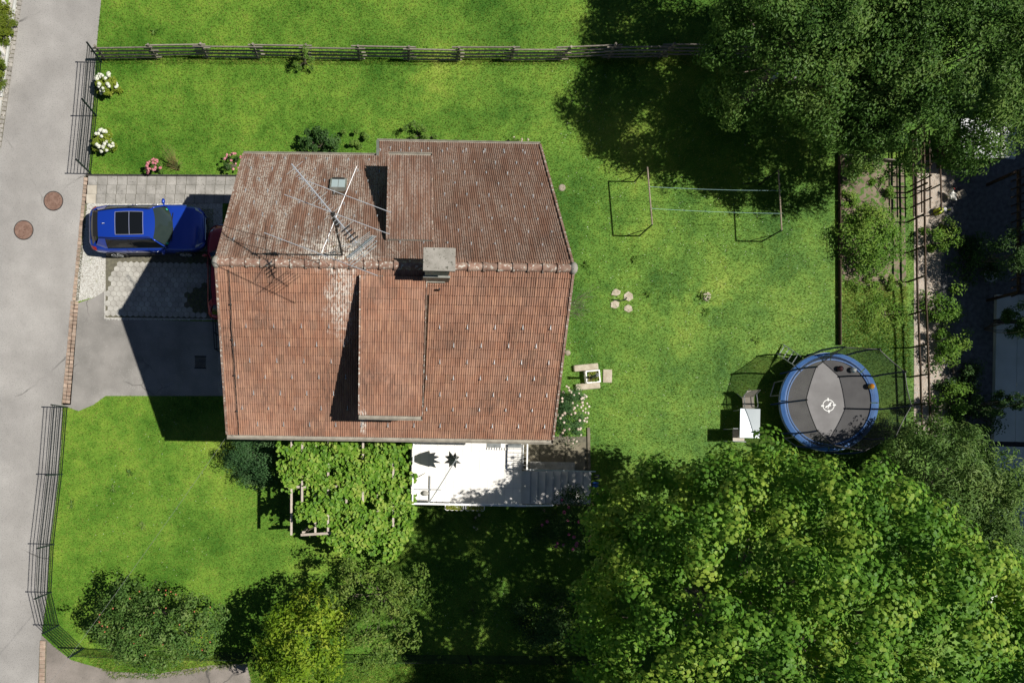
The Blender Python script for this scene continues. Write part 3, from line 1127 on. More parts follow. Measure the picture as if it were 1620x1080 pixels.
for y in (3.2, 8.0):
    window(x0, y, 3.2, 1.2, 1.2, 'W')
    window(x1, y, 3.0, 1.2, 1.2, 'E')
window(x0, 5.65, 6.0, 1.0, 1.0, 'W')
window(x1, 5.65, 6.0, 1.0, 1.0, 'E')
for x in (-3.0, -0.6):
    window(x, 1.35, 3.3, 1.3, 1.2, 'S')
    window(x - .6, 9.95, 3.0, 1.0, 1.1, 'N')
MB().box(1.9, 2.9, 1.29, 1.35, 1.55, 3.65).build('door', M['dark_wood'], house)
gd = MB().box(x0 - .06, x0, 2.2, 4.9, 0, 2.15).build('garage_door', M['grey_paint'], house)
ribs = MB()
for i in range(6):
    ribs.box(x0 - .075, x0 - .06, 2.25, 4.85, .12 + i * .34, .40 + i * .34)
ribs.build('panel', M['white'], gd)

# roof deck: thin slabs just under the tiles
rd = MB()


def slab4(mb, a, b, c, d, th=0.10):
    nrm = (b - a).cross(d - a).normalized()
    if nrm.z < 0:
        nrm = -nrm
    lo = [p - nrm * th for p in (a, b, c, d)]
    hi = [a, b, c, d]
    mb.add([*lo, *hi], [(3, 2, 1, 0), (4, 5, 6, 7), (0, 1, 5, 4), (1, 2, 6, 5), (2, 3, 7, 6), (3, 0, 4, 7)])


tN = (XM - nW.x) / (nE.x - nW.x)
rM = lerp(rW, rE, (XM - rW.x) / (rE.x - rW.x))
slab4(rd, sW, sE, rE, rW)
slab4(rd, rW, rM, nM, nW)
slab4(rd, rM, rE, nE, nM2)
roof = rd.build('roof', M['dark_wood'], house)

# one roof tile with three flutes; x across 0..1, y up the slope, z out of it
TP = [(0, .35), (.04, 1), (.13, 1), (.19, 0), (.35, 0), (.40, 1), (.48, 1), (.53, 0), (.68, 0), (.73, 1), (.81, 1), (.87, 0), (1.0, 0)]
TV, TF = [], []
for x, h in TP:
    TV.append((x, -0.05, -0.010))
for x, h in TP:
    TV.append((x, -0.05, 0.027 + 0.021 * h))
for x, h in TP:
    TV.append((x, 1.0, 0.002 + 0.021 * h))
k = len(TP)
for i in range(k - 1):
    TF.append((i, i + 1, k + i + 1, k + i))
    TF.append((k + i, k + i + 1, 2 * k + i + 1, 2 * k + i))
TVn = np.array(TV)
TFn = np.array([t for f in TF for t in ((f[0], f[1], f[2]), (f[0], f[2], f[3]))])
tile_me = bpy.data.meshes.new('tile')
tile_me.from_pydata(TV, [], TF)
tile_me.materials.append(M['tile'])


def tile_field(a, b, c, d, rows, cols, skip=None):
    """a b = upper edge left to right, d c = lower edge left to right (seen with the slope going down); list of 4x4 frames"""
    out = []
    for r in range(rows):
        for q in range(cols):
            t0, t1 = r / rows, (r + 1) / rows
            off = 0.0
            u0, u1 = (q + off) / cols, (q + 1 + off) / cols
            ll = lerp(lerp(a, d, t1), lerp(b, c, t1), u0)
            lr = lerp(lerp(a, d, t1), lerp(b, c, t1), u1)
            ul = lerp(lerp(a, d, t0), lerp(b, c, t0), u0)
            if skip is not None and skip((ll + lr + ul + ul) / 4):
                continue
            ax = (lr - ll)
            ay = (ul - ll)
            nz = ax.cross(ay).normalized()
            xx = ax.normalized()
            yy = nz.cross(xx)
            out.append((ll, xx * ax.length * 1.0, yy * ay.length, nz))
    return out


def tiles_mesh(name, frames, parent):
    n = len(frames)
    o = np.array([f[0] for f in frames])
    fx = np.array([f[1] for f in frames])
    fy = np.array([f[2] for f in frames])
    fz = np.array([f[3] for f in frames])
    jz = RNG.uniform(-.004, .006, n)
    vs = o[:, None] + TVn[None, :, 0, None] * fx[:, None] + TVn[None, :, 1, None] * fy[:, None] + (TVn[None, :, 2, None] + jz[:, None, None]) * fz[:, None]
    fs = TFn[None] + (np.arange(n) * len(TVn))[:, None, None]
    return stuff(np_mesh(name, vs.reshape(-1, 3), fs.reshape(-1, 3), M['tile'], parent, np.repeat(RNG.random(n), len(TVn))))


# south dormer (a shed dormer) and north dormer: outlines in plan
SL_S = (ZR - ZS) / (rW.y - sW.y)


def z_south(y):
    return ZR - SL_S * (rW.y - y)


SL_N = (ZR - ZNW) / (nW.y - rW.y)


def z_north(y):
    return ZR - SL_N * (y - rW.y)


DS_ZF = 7.42
dsf_l, dsf_r = P(569, 655, DS_ZF), P(667, 657, DS_ZF)           # front edge of the south dormer roof
ds_top_y = 5.35
dsx0, dsx1 = dsf_l.x, dsf_r.x
DN_ZF = 6.35
dnf_l, dnf_r = P(616, 247, DN_ZF), P(682, 248, DN_ZF)
dnx0, dnx1 = dnf_l.x, dnf_r.x
dn_top_y = 6.6
sf = tile_field(rW, rE, sE, sW, 20, 50, lambda p: dsx0 - .05 < p.x < dsx1 + .05 and dsf_l.y + .45 < p.y < ds_top_y - .35)
nf = tile_field(rM, rW, nW, nM, 17, 22, lambda p: P(523, 285, 6.3).x < p.x < P(548, 285, 6.3).x and P(523, 304, 6.3).y < p.y < P(523, 286, 6.3).y)
nf += tile_field(rE, rM, nM2, nE, 20, 28, lambda p: dnx0 + .1 < p.x < dnx1 - .1 and dn_top_y + .5 < p.y < dnf_l.y - .4)
big = sf[:300]
for i, (o_, fx, fy, fz) in enumerate(big):
    o = bpy.data.objects.new('tile', tile_me)
    COL.objects.link(o)
    o.parent = roof
    j = fz * random.uniform(-.004, .006)
    mw = Matrix((fx, fy, fz)).transposed().to_4x4()
    mw.translation = o_ + j
    o.matrix_basis = ROOT[roof.name].inverted() @ mw
tiles_mesh('tile_field', sf[300:] + nf, roof)

# ridge tiles
dR = rE - rW
nr = 24
for i in range(nr):
    a, b = rW + dR * (i / nr), rW + dR * ((i + 1) / nr)
    mb = MB()
    rings = []
    segs = 8
    for (pp, rr) in ((lerp(a, b, -.05), .155), (lerp(a, b, .10), .155), (lerp(a, b, .12), .128), (lerp(a, b, 1.0), .118)):
        rings.append([pp + Vector((0, rr * math.cos(math.pi * j / segs), -0.045 + rr * math.sin(math.pi * j / segs))) for j in range(segs + 1)])
    vs = [p for rg in rings for p in rg]
    fs = [(q * (segs + 1) + j, q * (segs + 1) + j + 1, (q + 1) * (segs + 1) + j + 1, (q + 1) * (segs + 1) + j) for q in range(3) for j in range(segs)]
    mb.add(vs, fs)
    mb.build('ridge_tile', M['ridge'], roof, smooth=False)
for e, s_ in ((rW, -1), (rE, 1)):
    MB().ball(e + Vector((s_ * .03, 0, -.03)), (.13, .19, .15), 10, 7).build('ridge_cap', M['concrete_cap'], roof, smooth=True)

# verge strips and gutters
for a, b in ((rW, sW), (rW, nW), (rE, sE), (rE, nE)):
    s_ = -1 if a is rW else 1
    d = Vector((s_ * .03, 0, .01))
    MB().bar(a + d, b + d, .07, .12).build('verge', M['ridge'], roof)


def gutter(a, b, r=0.085, parent=None, drop=0.05, out=None):
    """open half-round gutter"""
    a, b = Vector(a), Vector(b)
    d = (b - a).normalized()
    s = d.cross(Vector((0, 0, 1))).normalized()
    mb = MB()
    segs = 8
    for rr, flip in ((r, 0), (r - .012, 1)):
        vs = []
        for p in (a, b):
            for j in range(segs + 1):
                an = math.pi * j / segs
                vs.append(p + s * (rr * math.cos(an)) - Vector((0, 0, rr * math.sin(an) + drop)))
        fs = [(j, j + 1, segs + 2 + j, segs + 1 + j) for j in range(segs)]
        if flip:
            fs = [f[::-1] for f in fs]
        mb.add(vs, fs)
    mb.add([a + s * r - Vector((0, 0, drop)), a + s * (r - .012) - Vector((0, 0, drop)), b + s * (r - .012) - Vector((0, 0, drop)), b + s * r - Vector((0, 0, drop))], [(0, 1, 2, 3)])
    mb.add([a - s * r - Vector((0, 0, drop)), a - s * (r - .012) - Vector((0, 0, drop)), b - s * (r - .012) - Vector((0, 0, drop)), b - s * r - Vector((0, 0, drop))], [(3, 2, 1, 0)])
    for p in (a, b):
        mb.add([p + s * (r * math.cos(math.pi * j / segs)) - Vector((0, 0, r * math.sin(math.pi * j / segs) + drop)) for j in range(segs + 1)], [tuple(range(segs + 1))])
    # bright rolled lips on both edges
    for q in (1, -1):
        mb.tube([a + s * (q * r) - Vector((0, 0, drop)), b + s * (q * r) - Vector((0, 0, drop))], .012, 5)
    o = mb.build('gutter', M['gutter_in'], parent or house)
    return o


o_ = Vector((0, -.075, 0))
gutter(sW + o_ + Vector((-.05, 0, 0)), sE + o_ + Vector((.05, 0, 0)))
o_ = Vector((0, .07, 0))
gutter(nW + o_ + Vector((-.05, 0, 0)), nM + o_, .06)
gutter(nM2 + o_ + Vector((-.05, 0, 0)), nE + o_ + Vector((.05, 0, 0)), .06)
MB().bar(nM + Vector((-.03, .02, .02)), nM2 + Vector((-.03, .02, .02)), .10, .10).build('step_flashing', M['zinc'], house)
MB().tube([sE + Vector((-.1, -.08, -.13)), sE + Vector((-.15, .3, -.6)), Vector((4.5, 1.25, 4.4)), Vector((4.5, 1.25, .1))], .05, 8).build('downpipe', M['zinc'], house)
MB().tube([sW + Vector((.1, -.08, -.13)), sW + Vector((.15, .3, -.6)), Vector((-4.42, 1.25, 4.4)), Vector((-4.42, 1.25, .1))], .05, 8).build('downpipe', M['zinc'], house)


# dormers
def dormer(fl, fr, zt, yt, side, zmain):
    """shed dormer: fl, fr front edge of its roof, (yt, zt) where it meets the main roof; side -1 south, +1 north"""
    ov = 0.16
    wl = MB()
    xa, xb = fl.x + ov, fr.x - ov
    yf = fl.y - side * 0.22
    zf = fl.z - 0.14
    zb = zmain(yf) - .15
    pts = [(yf, zb), (yf, zf), (yt, zt - .12), (yt, zmain(yt) - .3)]
    n = 4
    wl.add([(xa, y, z) for y, z in pts] + [(xb, y, z) for y, z in pts],
           [tuple(range(n)), tuple(range(2 * n - 1, n - 1, -1))] + [(i + n, (i + 1) % n + n, (i + 1) % n, i) for i in range(n)])
    dm = wl.build('dormer', M['dark_wood'], house)
    a, b = Vector((fl.x, yt, zt)), Vector((fr.x, yt, zt))
    dk = MB()
    slab4(dk, fl, fr, b, a, .08)
    dk.build('dormer_roof', M['zinc'], dm)
    L = (a - fl).length
    rows = max(4, int(round(L / .335)))
    cols = int(round((fr.x - fl.x) / .212))
    if side < 0:
        fr_ = tile_field(a, b, fr, fl, rows, cols)
    else:
        fr_ = tile_field(b, a, fl, fr, rows, cols)
    tiles_mesh('dormer_tiles', fr_, dm)
    for p, q, s_ in ((fl, a, -1), (fr, b, 1)):
        MB().bar(p + Vector((s_ * .025, 0, .01)), q + Vector((s_ * .025, 0, .01)), .04 if s_ < 0 else .02, .10).build('verge', M['ridge'], dm)
    wn = MB().box(xa + .35, xb - .35, min(yf, yf + side * .04), max(yf, yf + side * .04), zf - 1.0, zf - .12).build('window', M['white'], dm)
    MB().box(xa + .42, xb - .42, min(yf, yf + side * .05), max(yf, yf + side * .05), zf - .93, zf - .19).build('pane', M['window_glass'], dm)
    g = Vector((0, side * .07, 0))
    e = Vector((.03, 0, 0))
    gg = gutter(fl + g - e, fr + g + e, .075, dm)
    MB().tube([fr + g + Vector((-.06, 0, -.12)), fr + g + Vector((-.06, 0, -.45)), fr + g + Vector((-.06, side * -.1, -.8))], .045, 8).build('spout', M['black'], dm)
    return dm


dormer(dsf_l, dsf_r, z_south(ds_top_y) + .10, ds_top_y, -1, z_south)
dormer(dnf_l, dnf_r, z_north(dn_top_y) + .10, dn_top_y, 1, z_north)

# snow guards: small galvanised hooks in staggered rows
guard = None


def put_guard(p, tilt):
    global guard
    if guard is None:
        g = MB()
        g.box(-.012, .012, -.02, .20, .035, .047)
        g.add([(-.045, -.02, .04), (.045, -.02, .04), (.03, -.02, .15), (0, -.02, .19), (-.03, -.02, .15), (-.045, .0, .04), (.045, .0, .04), (.03, .0, .15), (0, .0, .19), (-.03, .0, .15)],
              [(0, 1, 2, 3, 4), (9, 8, 7, 6, 5), (0, 5, 6, 1), (1, 6, 7, 2), (2, 7, 8, 3), (3, 8, 9, 4), (4, 9, 5, 0)])
        g.bar((0, .0, .14), (0, .14, .045), .02, .012)
        guard = g.build('snow_guard', M['steel'], roof, local=True)
        o = guard
    else:
        o = bpy.data.objects.new('snow_guard', guard.data)
        COL.objects.link(o)
        o.parent = roof
    q = ROOT[roof.name].inverted() @ p
    o.location = q
    o.scale = (.75, .6, .5)
    o.rotation_euler = tilt
    return o


aS = math.atan(SL_S)
aN = math.atan(SL_N)
for r in range(7):
    y0 = (516, 545, 571, 596, 622, 645, 671)[r]
    for c in range(-1, 14):
        t_r = (y0 - 420) / 272
        xl, xr = 343 + 18 * t_r, 906 - 33 * t_r
        u = 390 - (r % 2) * 21.5 + c * 43.6 * (1 - .055 * r / 6.) + r * 3.2 - (r // 2) * 0.5
        if u < xl + 8 or u > xr - 10:
            continue
        zz = ZR + (ZS - ZR) * t_r
        p = P(u, y0 + (u - 390) * .009, zz)
        p.z = z_south(p.y)
        if dsx0 - .15 < p.x < dsx1 + .15 and p.y > dsf_l.y - .1:
            continue
        put_guard(p, (aS, 0, 0))
for r in range(9):
    for c in range(15):
        yy = rW.y + .85 + r * .52
        xx = rW.x + .35 + c * .72 + (r % 2) * .36
        if xx > rE.x - .3 or (xx < XM and yy > nW.y - .15):
            continue
        if dnx0 - .15 < xx < dnx1 + .15 and dn_top_y - .1 < yy < dnf_l.y + .05:
            continue
        put_guard(Vector((xx, yy, z_north(yy))), (aN, 0, math.pi))
for c in range(8):
    put_guard(Vector((XM + .4 + c * .66, nE.y - .35, z_north(nE.y - .35))), (aN, 0, math.pi))

# lightning conductor on the south slope
lc = MB()
pts = []
for i in range(15):
    t_ = i / 14
    p = P(361 + 18 * t_, 426 + 262 * t_, ZR + (ZS - ZR) * t_)
    pts.append(Vector((p.x + random.uniform(-.015, .015), p.y, z_south(p.y) + .09)))
lc.tube(pts, .012, 5)
for i in (3, 6, 9, 12):
    lc.bar(pts[i] - Vector((0, 0, .06)), pts[i] + Vector((0, 0, .04)), .05)
lc.build('lightning_conductor', M['iron'], roof)

# chimney
zc = 9.72
ca, cb = P(669, 428, zc), P(721, 392, zc)
ch = MB().box(ca.x + .10, cb.x - .14, ca.y + .04, cb.y - .10, 7.6, zc - .28).build('chimney', M['concrete'], house)
MB().box(ca.x, cb.x, ca.y, cb.y, zc - .10, zc).build('cap', M['concrete_cap'], ch, bevel=.012)
MB().box(ca.x + .14, cb.x - .18, ca.y + .08, cb.y - .14, zc - .28, zc - .10).build('flue', M['black'], ch)
MB().box(ca.x + .04, cb.x - .08, ca.y - .02, ca.y + .04, 7.7, zc - .75).build('flashing', M['zinc'], ch)
fa = P(667, 445, 8.5)
MB().box(ca.x - .02, cb.x - .20, fa.y - .02, fa.y + .24, z_south(fa.y) + .03, z_south(fa.y) + .11).build('apron', M['gutter_in'], ch)
MB().tube([Vector((ca.x + .55, fa.y - .2, z_south(fa.y - .2))), Vector((ca.x + .55, fa.y - .2, z_south(fa.y - .2) + .22))], .03, 8).build('vent_pipe', M['black'], ch)

# skylight in the north slope
p = P(535.5, 295, 6.3)
for _ in range(6):
    p = P(535.5, 295, z_north(p.y))
ms = Matrix.Translation(p) @ Matrix.Rotation(-aN, 4, 'X')
sk = MB().box(-.27, .27, -.30, .30, -.05, .13, ms).build('skylight', M['zinc'], roof)
g = MB().box(-.22, -.008, -.25, .20, .13, .14, ms)
g.box(.008, .22, -.25, .20, .13, .14, ms)
M['skyglass'] = mat('skylight_pane', (0.35, 0.41, 0.43), None, rough=0.12, spec=0.7)
g.build('pane', M['skyglass'], sk)
MB().box(-.20, -.20 + .001 + .39, .22, .29, .13, .16, ms).build('hood', M['iron'], sk)

# ------------------------------------------------------------------ the aerial
mb_ = P(541, 402, 8.5)
base = Vector((mb_.x, mb_.y, z_north(mb_.y) if mb_.y > rW.y else z_south(mb_.y)))
ant = thing('roof_aerial', 'tall thin television aerial with long crossed booms standing on the roof ridge', 'antenna', base)
ztop = base.z + 4.15
MB().tube([base, base + Vector((0, 0, 4.15))], [.032, .024], 8).build('mast', M['iron'], ant)
mast_t = base + Vector((0, 0, 4.1))


def through(u0, v0, u1, v1, z):
    return P(u0, v0, z), P(u1, v1, z)


za, zb_ = base.z + 4.0, base.z + 3.45
a, b = through(469, 253, 572, 378, za)
# slide each boom so that it meets the mast
def meet(a, b, z):
    d = (b - a).normalized()
    m_ = Vector((base.x, base.y, z))
    off = (m_ - a) - d * (m_ - a).dot(d)
    return a + off, b + off


a, b = meet(a, b, za)
d = (b - a).normalized()
s = d.cross(Vector((0, 0, 1)))
bo = MB().tube([a, b], .020, 6).build('boom', M['alu'], ant)
el = MB()
Lb = (b - a).length
for i in range(22):
    q = a + d * (Lb * (.05 + .80 * i / 21))
    w_ = .12 if i % 5 else .26
    el.tube([q - s * w_, q + s * w_], .006, 4)
el.build('director_rods', M['steel'], bo)
el = MB()
for i in range(4):
    q = b - d * (.10 + .11 * i)
    el.tube([q - s * .13 + Vector((0, 0, .05)), q + s * .13 + Vector((0, 0, .05))], .02, 5)
el.build('folded_dipole', M['black'], bo)
el = MB()
for k_ in (-1, 1):
    for j in range(4):
        z_ = .08 + j * .11
        q = b + d * (.12 + j * .05) + Vector((0, 0, k_ * z_))
        el.tube([q - s * .42, q + s * .42], .008, 4)
    el.tube([b + Vector((0, 0, 0)), b + d * .30 + Vector((0, 0, k_ * .45))], .012, 5)
el.build('reflector', M['alu'], bo)
a, b = through(577, 268, 521, 405, zb_)
a, b = meet(a, b, zb_)
bo2 = MB().tube([a, b], .009, 6).build('boom', M['alu'], ant)
d2 = (b - a).normalized()
for (u0, v0, u1, v1) in ((484, 286, 631, 341), (463, 313, 630, 376), (430, 373, 610, 441)):
    p0, p1 = through(u0, v0, u1, v1, zb_ + .03)
    c_ = (p0 + p1) / 2
    t_ = (c_ - a).dot(d2)
    cc = a + d2 * t_ + Vector((0, 0, .02))
    h_ = (p1 - p0) / 2
    MB().tube([cc - h_, cc + h_], .011, 6).build('element_rod', M['alu'], ant)
jb = MB().cbox(Vector((base.x + .05, base.y, base.z + 3.2)), (.12, .14, .18)).build('junction_box', M['black'], ant)
MB().cbox(Vector((base.x, base.y, za)), (.09, .09, .12)).build('clamp', M['black'], ant)
MB().cbox(Vector((base.x, base.y, zb_)), (.09, .09, .12)).build('clamp', M['black'], ant)
st = MB()
for ang in (20, 140, 260):
    e = base + Vector((1.0 * math.cos(R(ang)), .75 * math.sin(R(ang)), 0))
    e.z = (z_north(e.y) if e.y > rW.y else z_south(e.y)) + .05
    st.tube([base + Vector((0, 0, 1.5)), e], .006, 4)
st.build('stay_wires', M['steel'], ant)
# small low aerial beside the mast
q = base + Vector((.55, .15, 1.0))
MB().tube([base + Vector((0, 0, 1.0)), q], .012, 5).build('side_arm', M['steel'], ant)
dd = MB()
for k_ in range(5):
    dd.tube([q + Vector((-.35 + k_ * .06, -.18 + k_ * .03, .1 * k_ - .2)), q + Vector((.30, .12 + k_ * .03, .1 * k_ - .2))], .007, 4)
dd.build('grid_reflector', M['alu'], ant)

# overhead cable from the gable to a pole beyond the corner of the plot
ov = MB()
a = Vector((-4.38, 2.2, 5.2))
b = P(-40, 1240, 7.0)
pts = [lerp(a, b, i / 24) - Vector((0, 0, math.sin(math.pi * i / 24) * .5)) for i in range(25)]
ov.tube(pts, .0045, 5)
cb_ = ov.build('overhead_cable', mat('pale_cable', (0.16, 0.16, 0.15), None, rough=0.6))
tag(cb_, 'thin pale overhead cable running from the gable across the front lawn', 'cable')

# ------------------------------------------------------------------ terrace and steps
ZT = 1.62
M['terrace'] = mat('pale_terrace_tile', (0.70, 0.67, 0.62), (0.76, 0.73, 0.68), 2.0, 0.7, spec=0.3, orand=0.03)
M['grout'] = mat('grey_grout', (0.42, 0.40, 0.37), None, rough=0.9)
M['step'] = mat('grey_stone_step', (0.56, 0.53, 0.49), (0.64, 0.61, 0.57), 3.0, 0.85, bump=0.2, detail=7)
tw, te = P(651, 750, ZT), P(825.3, 750, ZT)
ts = P(700, 797, ZT).y
tn = 1.35
ter = thing('terrace', 'raised terrace of very pale tiles with grey steps down to the garden', 'terrace', (tw.x, ts, 0))
MB().box(tw.x, te.x, ts, tn, 0, ZT - .02).build('base_wall', M['render'], ter)
MB().box(tw.x, te.x, ts, tn, ZT - .018, ZT - .004).build('grout_bed', M['grout'], ter)
tx, ty = (te.x - tw.x) / 13, .70
for i in range(13):
    y_ = ts
    j = 0
    while y_ < tn - .05:
        y2 = min(y_ + (ty if j else .66), tn)
        MB().box(tw.x + i * tx + .0035, tw.x + (i + 1) * tx - .0035, y_ + .0035, y2 - .0035, ZT - .004, ZT + .004).build('tile', M['terrace'], ter)
        y_ = y2
        j += 1
se = [825.4, 840, 851.7, 863.9, 875.8, 887.8, 899.4, 910.9, 922.8, 934.2]
ris = .165
sn_px, ss_px = 745, 796.5
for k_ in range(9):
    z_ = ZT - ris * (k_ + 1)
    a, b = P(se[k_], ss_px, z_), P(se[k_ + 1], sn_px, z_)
    MB().box(a.x if k_ else te.x + .002, b.x, a.y, b.y, 0, z_ - .045).build('step_base', M['concrete'], ter)
    MB().box((a.x if k_ else te.x + .002), b.x + .025, a.y - .004, b.y + .004, z_ - .045, z_).build('step', M['step'], ter)
    MB().box(b.x - .03, b.x + .028, a.y + .02, b.y - .02, z_, z_ + .003).build('edge_shade', M['grey_paint'], ter)  # thin grey strip paints the shade line along each step edge
# low concrete wall beside the steps
c = P(838, 743, .55)
c2 = P(909, 731, .45)
lw = MB().box(c.x, c2.x, c.y, c2.y, 0, .5).build('low_wall', M['concrete'])
tag(lw, 'low weathered concrete wall alongside the garden steps', 'wall')

# terrace railing
rl = thing('terrace_railing', 'white metal railing round the pale terrace', 'railing', (tw.x, ts, ZT))
zr_ = ZT + .95
yS_ = P(700, 797, zr_).y
xW_ = tw.x + .03
xE_ = P(872, 797, ZT).x
MB().bar((xW_ - .03, yS_, zr_), (te.x, yS_, zr_), .07, .05).build('top_rail', M['white'], rl)
MB().bar((xW_, yS_, zr_), (xW_, tn - .02, zr_), .05, .05).build('top_rail', M['white'], rl)
MB().bar((xW_, yS_, ZT + .12), (te.x, yS_, ZT + .12), .03).build('bottom_rail', M['white'], rl)
for i in range(6):
    x_ = lerp(xW_, te.x - .05, i / 5)
    MB().box(x_ - .02, x_ + .02, yS_ - .02, yS_ + .02, ZT, zr_).build('post', M['white'], rl)
bl = MB()
i = 0
while xW_ + .1 * i < te.x:
    bl.tube([(xW_ + .1 * i, yS_, ZT + .12), (xW_ + .1 * i, yS_, zr_)], .006, 4)
    i += 1
i = 0
while yS_ + .1 * i < tn:
    bl.tube([(xW_, yS_ + .1 * i, ZT + .02), (xW_, yS_ + .1 * i, zr_)], .006, 4)
    i += 1
stuff(bl.build('balusters', M['white'], rl))
# sloping part down the south side of the steps
MB().bar((te.x, yS_, zr_), (xE_, yS_, zr_ - .62), .06, .04).build('hand_rail', M['white'], rl)

sr = thing('stair_railing', 'grey steel handrail with a short baluster gate at the top of the garden steps', 'railing', P(826, 742, 0))
gx = te.x + .03
gy0, gy1 = P(827, 742, ZT).y, P(827, 703, ZT).y
MB().bar((gx, gy0, ZT + .95), (gx, gy1, ZT + .95), .05).build('top_rail', M['white'], sr)
MB().bar((gx, gy0, ZT + .05), (gx, gy1, ZT + .05), .03).build('bottom_rail', M['steel'], sr)
for i in range(7):
    y_ = lerp(gy0, gy1, i / 6)
    MB().bar((gx, y_, ZT), (gx, y_, ZT + .95), .022).build('baluster', M['steel'], sr)
h0 = P(834, 742.5, ZT + .95)
h1 = P(942, 745.5, .95)
MB().bar(h0, h1, .05, .035).build('hand_rail', M['steel'], sr)
for t_ in (.02, .35, .68, .97):
    q = lerp(h0, h1, t_)
    MB().bar((q.x, q.y, max(0, q.z - .98)), q, .03).build('post', M['steel'], sr)
q0, q1 = lerp(h0, h1, .02) - Vector((0, .22, .5)), lerp(h0, h1, .35) - Vector((0, .22, .5))

# scalloped flower boxes hung on the railing
M['lime_leaf'] = leaf_mat('lime_leaf', (0.10, 0.15, 0.012), (0.20, 0.24, 0.02), (0.32, 0.32, 0.05), 0.3)
for (u0, u1, lab) in ((704, 734, 'white scalloped balcony planter with yellow-green plants, nearer the furled parasol'), (736.5, 767, 'white scalloped balcony planter with yellow-green plants, nearer the garden steps')):
    zf = ZT + .55
    a, b = P(u0, 800, zf), P(u1, 800, zf)
    yT = yS_ - .03
    t = thing('balcony_planter', lab, 'planter', ((a.x + b.x) / 2, yT, zf - .2), 0, 'scalloped planters on the terrace railing')
    L_ = b.x - a.x
    prof = [(a.x, yT), (a.x, yT - .17)]
    for s_ in range(4):
        for k_ in range(7):
            an = math.pi * k_ / 6
            prof.append((a.x + L_ * (s_ + .5) / 4 - math.cos(an) * L_ / 8, yT - .17 - .06 * math.sin(an)))
    prof += [(b.x, yT - .17), (b.x, yT)]
    n = len(prof)
    inner = [(a.x + L_ / 2 + (x - a.x - L_ / 2) * .93, yT - .115 + (y - yT + .115) * .80) for x, y in prof]
    mb = MB()
    vs = [(x, y, zf - .2) for x, y in prof] + [(x, y, zf) for x, y in prof] + [(x, y, zf) for x, y in inner] + [(x, y, zf - .05) for x, y in inner]
    fs = []
    for i in range(n):
        j = (i + 1) % n
        fs += [(i, j, n + j, n + i), (n + i, n + j, 2 * n + j, 2 * n + i), (2 * n + i, 2 * n + j, 3 * n + j, 3 * n + i)]
    fs += [tuple(range(n - 1, -1, -1)), tuple(range(3 * n, 4 * n))]
    mb.add(vs, fs)
    mb.build('box', M['white'], t)
    n_ = 300
    pos = np.stack([RNG.uniform(a.x + .04, b.x - .04, n_), yT - RNG.uniform(.03, .20, n_), zf + RNG.uniform(-.03, .10, n_)], -1)
    leaves('plants', pos, RNG.normal(size=(n_, 3)) * .6 + [0, 0, 1], .055, 'oval', M['lime_leaf'], t)
    hk = MB()
    for i in range(3):
        x_ = lerp(a.x, b.x, (i + .5) / 3)
        hk.bar((x_, yS_ + .05, zr_ + .03), (x_, yT - .02, zr_ + .03), .035, .012)
        hk.bar((x_, yT - .01, zr_ + .03), (x_, yT - .01, zf), .02)
    hk.build('hooks', M['white'], t)

# furled parasol hanging from a diagonal arm
M['parasol'] = mat('dark_grey_canvas', (0.13, 0.14, 0.14), (0.20, 0.21, 0.205), 6.0, 0.9)
zt_ = ZT + 2.45
ptop = P(721, 727, zt_)
pb = P(678, 795, ZT + .9)
pp = thing('furled_parasol', 'furled dark cantilever parasol hanging over the pale terrace', 'parasol', (pb.x, pb.y, ZT))
MB().tube([(pb.x, yS_ + .06, ZT), (pb.x, yS_ + .06, ZT + 1.25)], .025, 8).build('pole', M['steel'], pp)
MB().tube([(pb.x, yS_ + .06, ZT + 1.2), lerp(Vector((pb.x, yS_ + .06, ZT + 1.2)), ptop, .5) + Vector((0, 0, .15)), ptop], .018, 7).build('arm', M['steel'], pp)
cv = MB()
nf_ = 16
prof = []
zz0 = zt_ - .05
vs, fs = [], []
lob = [random.uniform(.35, 1.25) for _ in range(nf_)]
for (t_, r0, am) in ((0, .03, 0), (.25, .08, .2), (.6, .16, .35), (1.0, .23, .42)):
    for j in range(nf_):
        an = 2 * math.pi * j / nf_
        rr = r0 * (1 + am * (1 if j % 2 else -1) * lob[j]) + .01
        z_ = zz0 - 1.25 * t_ - (.14 if (j % 2 and t_ == 1.0) else 0)
        vs.append((ptop.x + rr * math.cos(an), ptop.y + rr * math.sin(an), z_))
for i in range(3):
    for j in range(nf_):
        fs.append((i * nf_ + j, i * nf_ + (j + 1) % nf_, (i + 1) * nf_ + (j + 1) % nf_, (i + 1) * nf_ + j))
fs.append(tuple(range(nf_)))
cv.add(vs, fs).build('canopy', M['parasol'], pp)
MB().ball(ptop + Vector((0, 0, .02)), .035, 8, 5).build('finial', M['steel'], pp)
MB().tube([ptop, ptop - Vector((0, 0, 1.15))], .015, 6).build('stem', M['alu'], pp)
cr = P(680, 774, ZT)
cs = thing('parasol_stand', 'cross-shaped steel parasol base with a grey stone on the terrace corner', 'stand', cr)
for ang, L1, L2 in ((0, .62, .42), (math.pi / 2, .45, .52)):
    d = Vector((math.cos(ang), math.sin(ang), 0))
    MB().bar(cr - d * L1 + Vector((0, 0, .04)), cr + d * L2 + Vector((0, 0, .04)), .045, .05).build('bar', M['grey_paint'], cs)
MB().ball(P(673, 780, ZT + .09), (.13, .10, .08), 9, 6).build('stone', M['concrete'], cs, smooth=True)
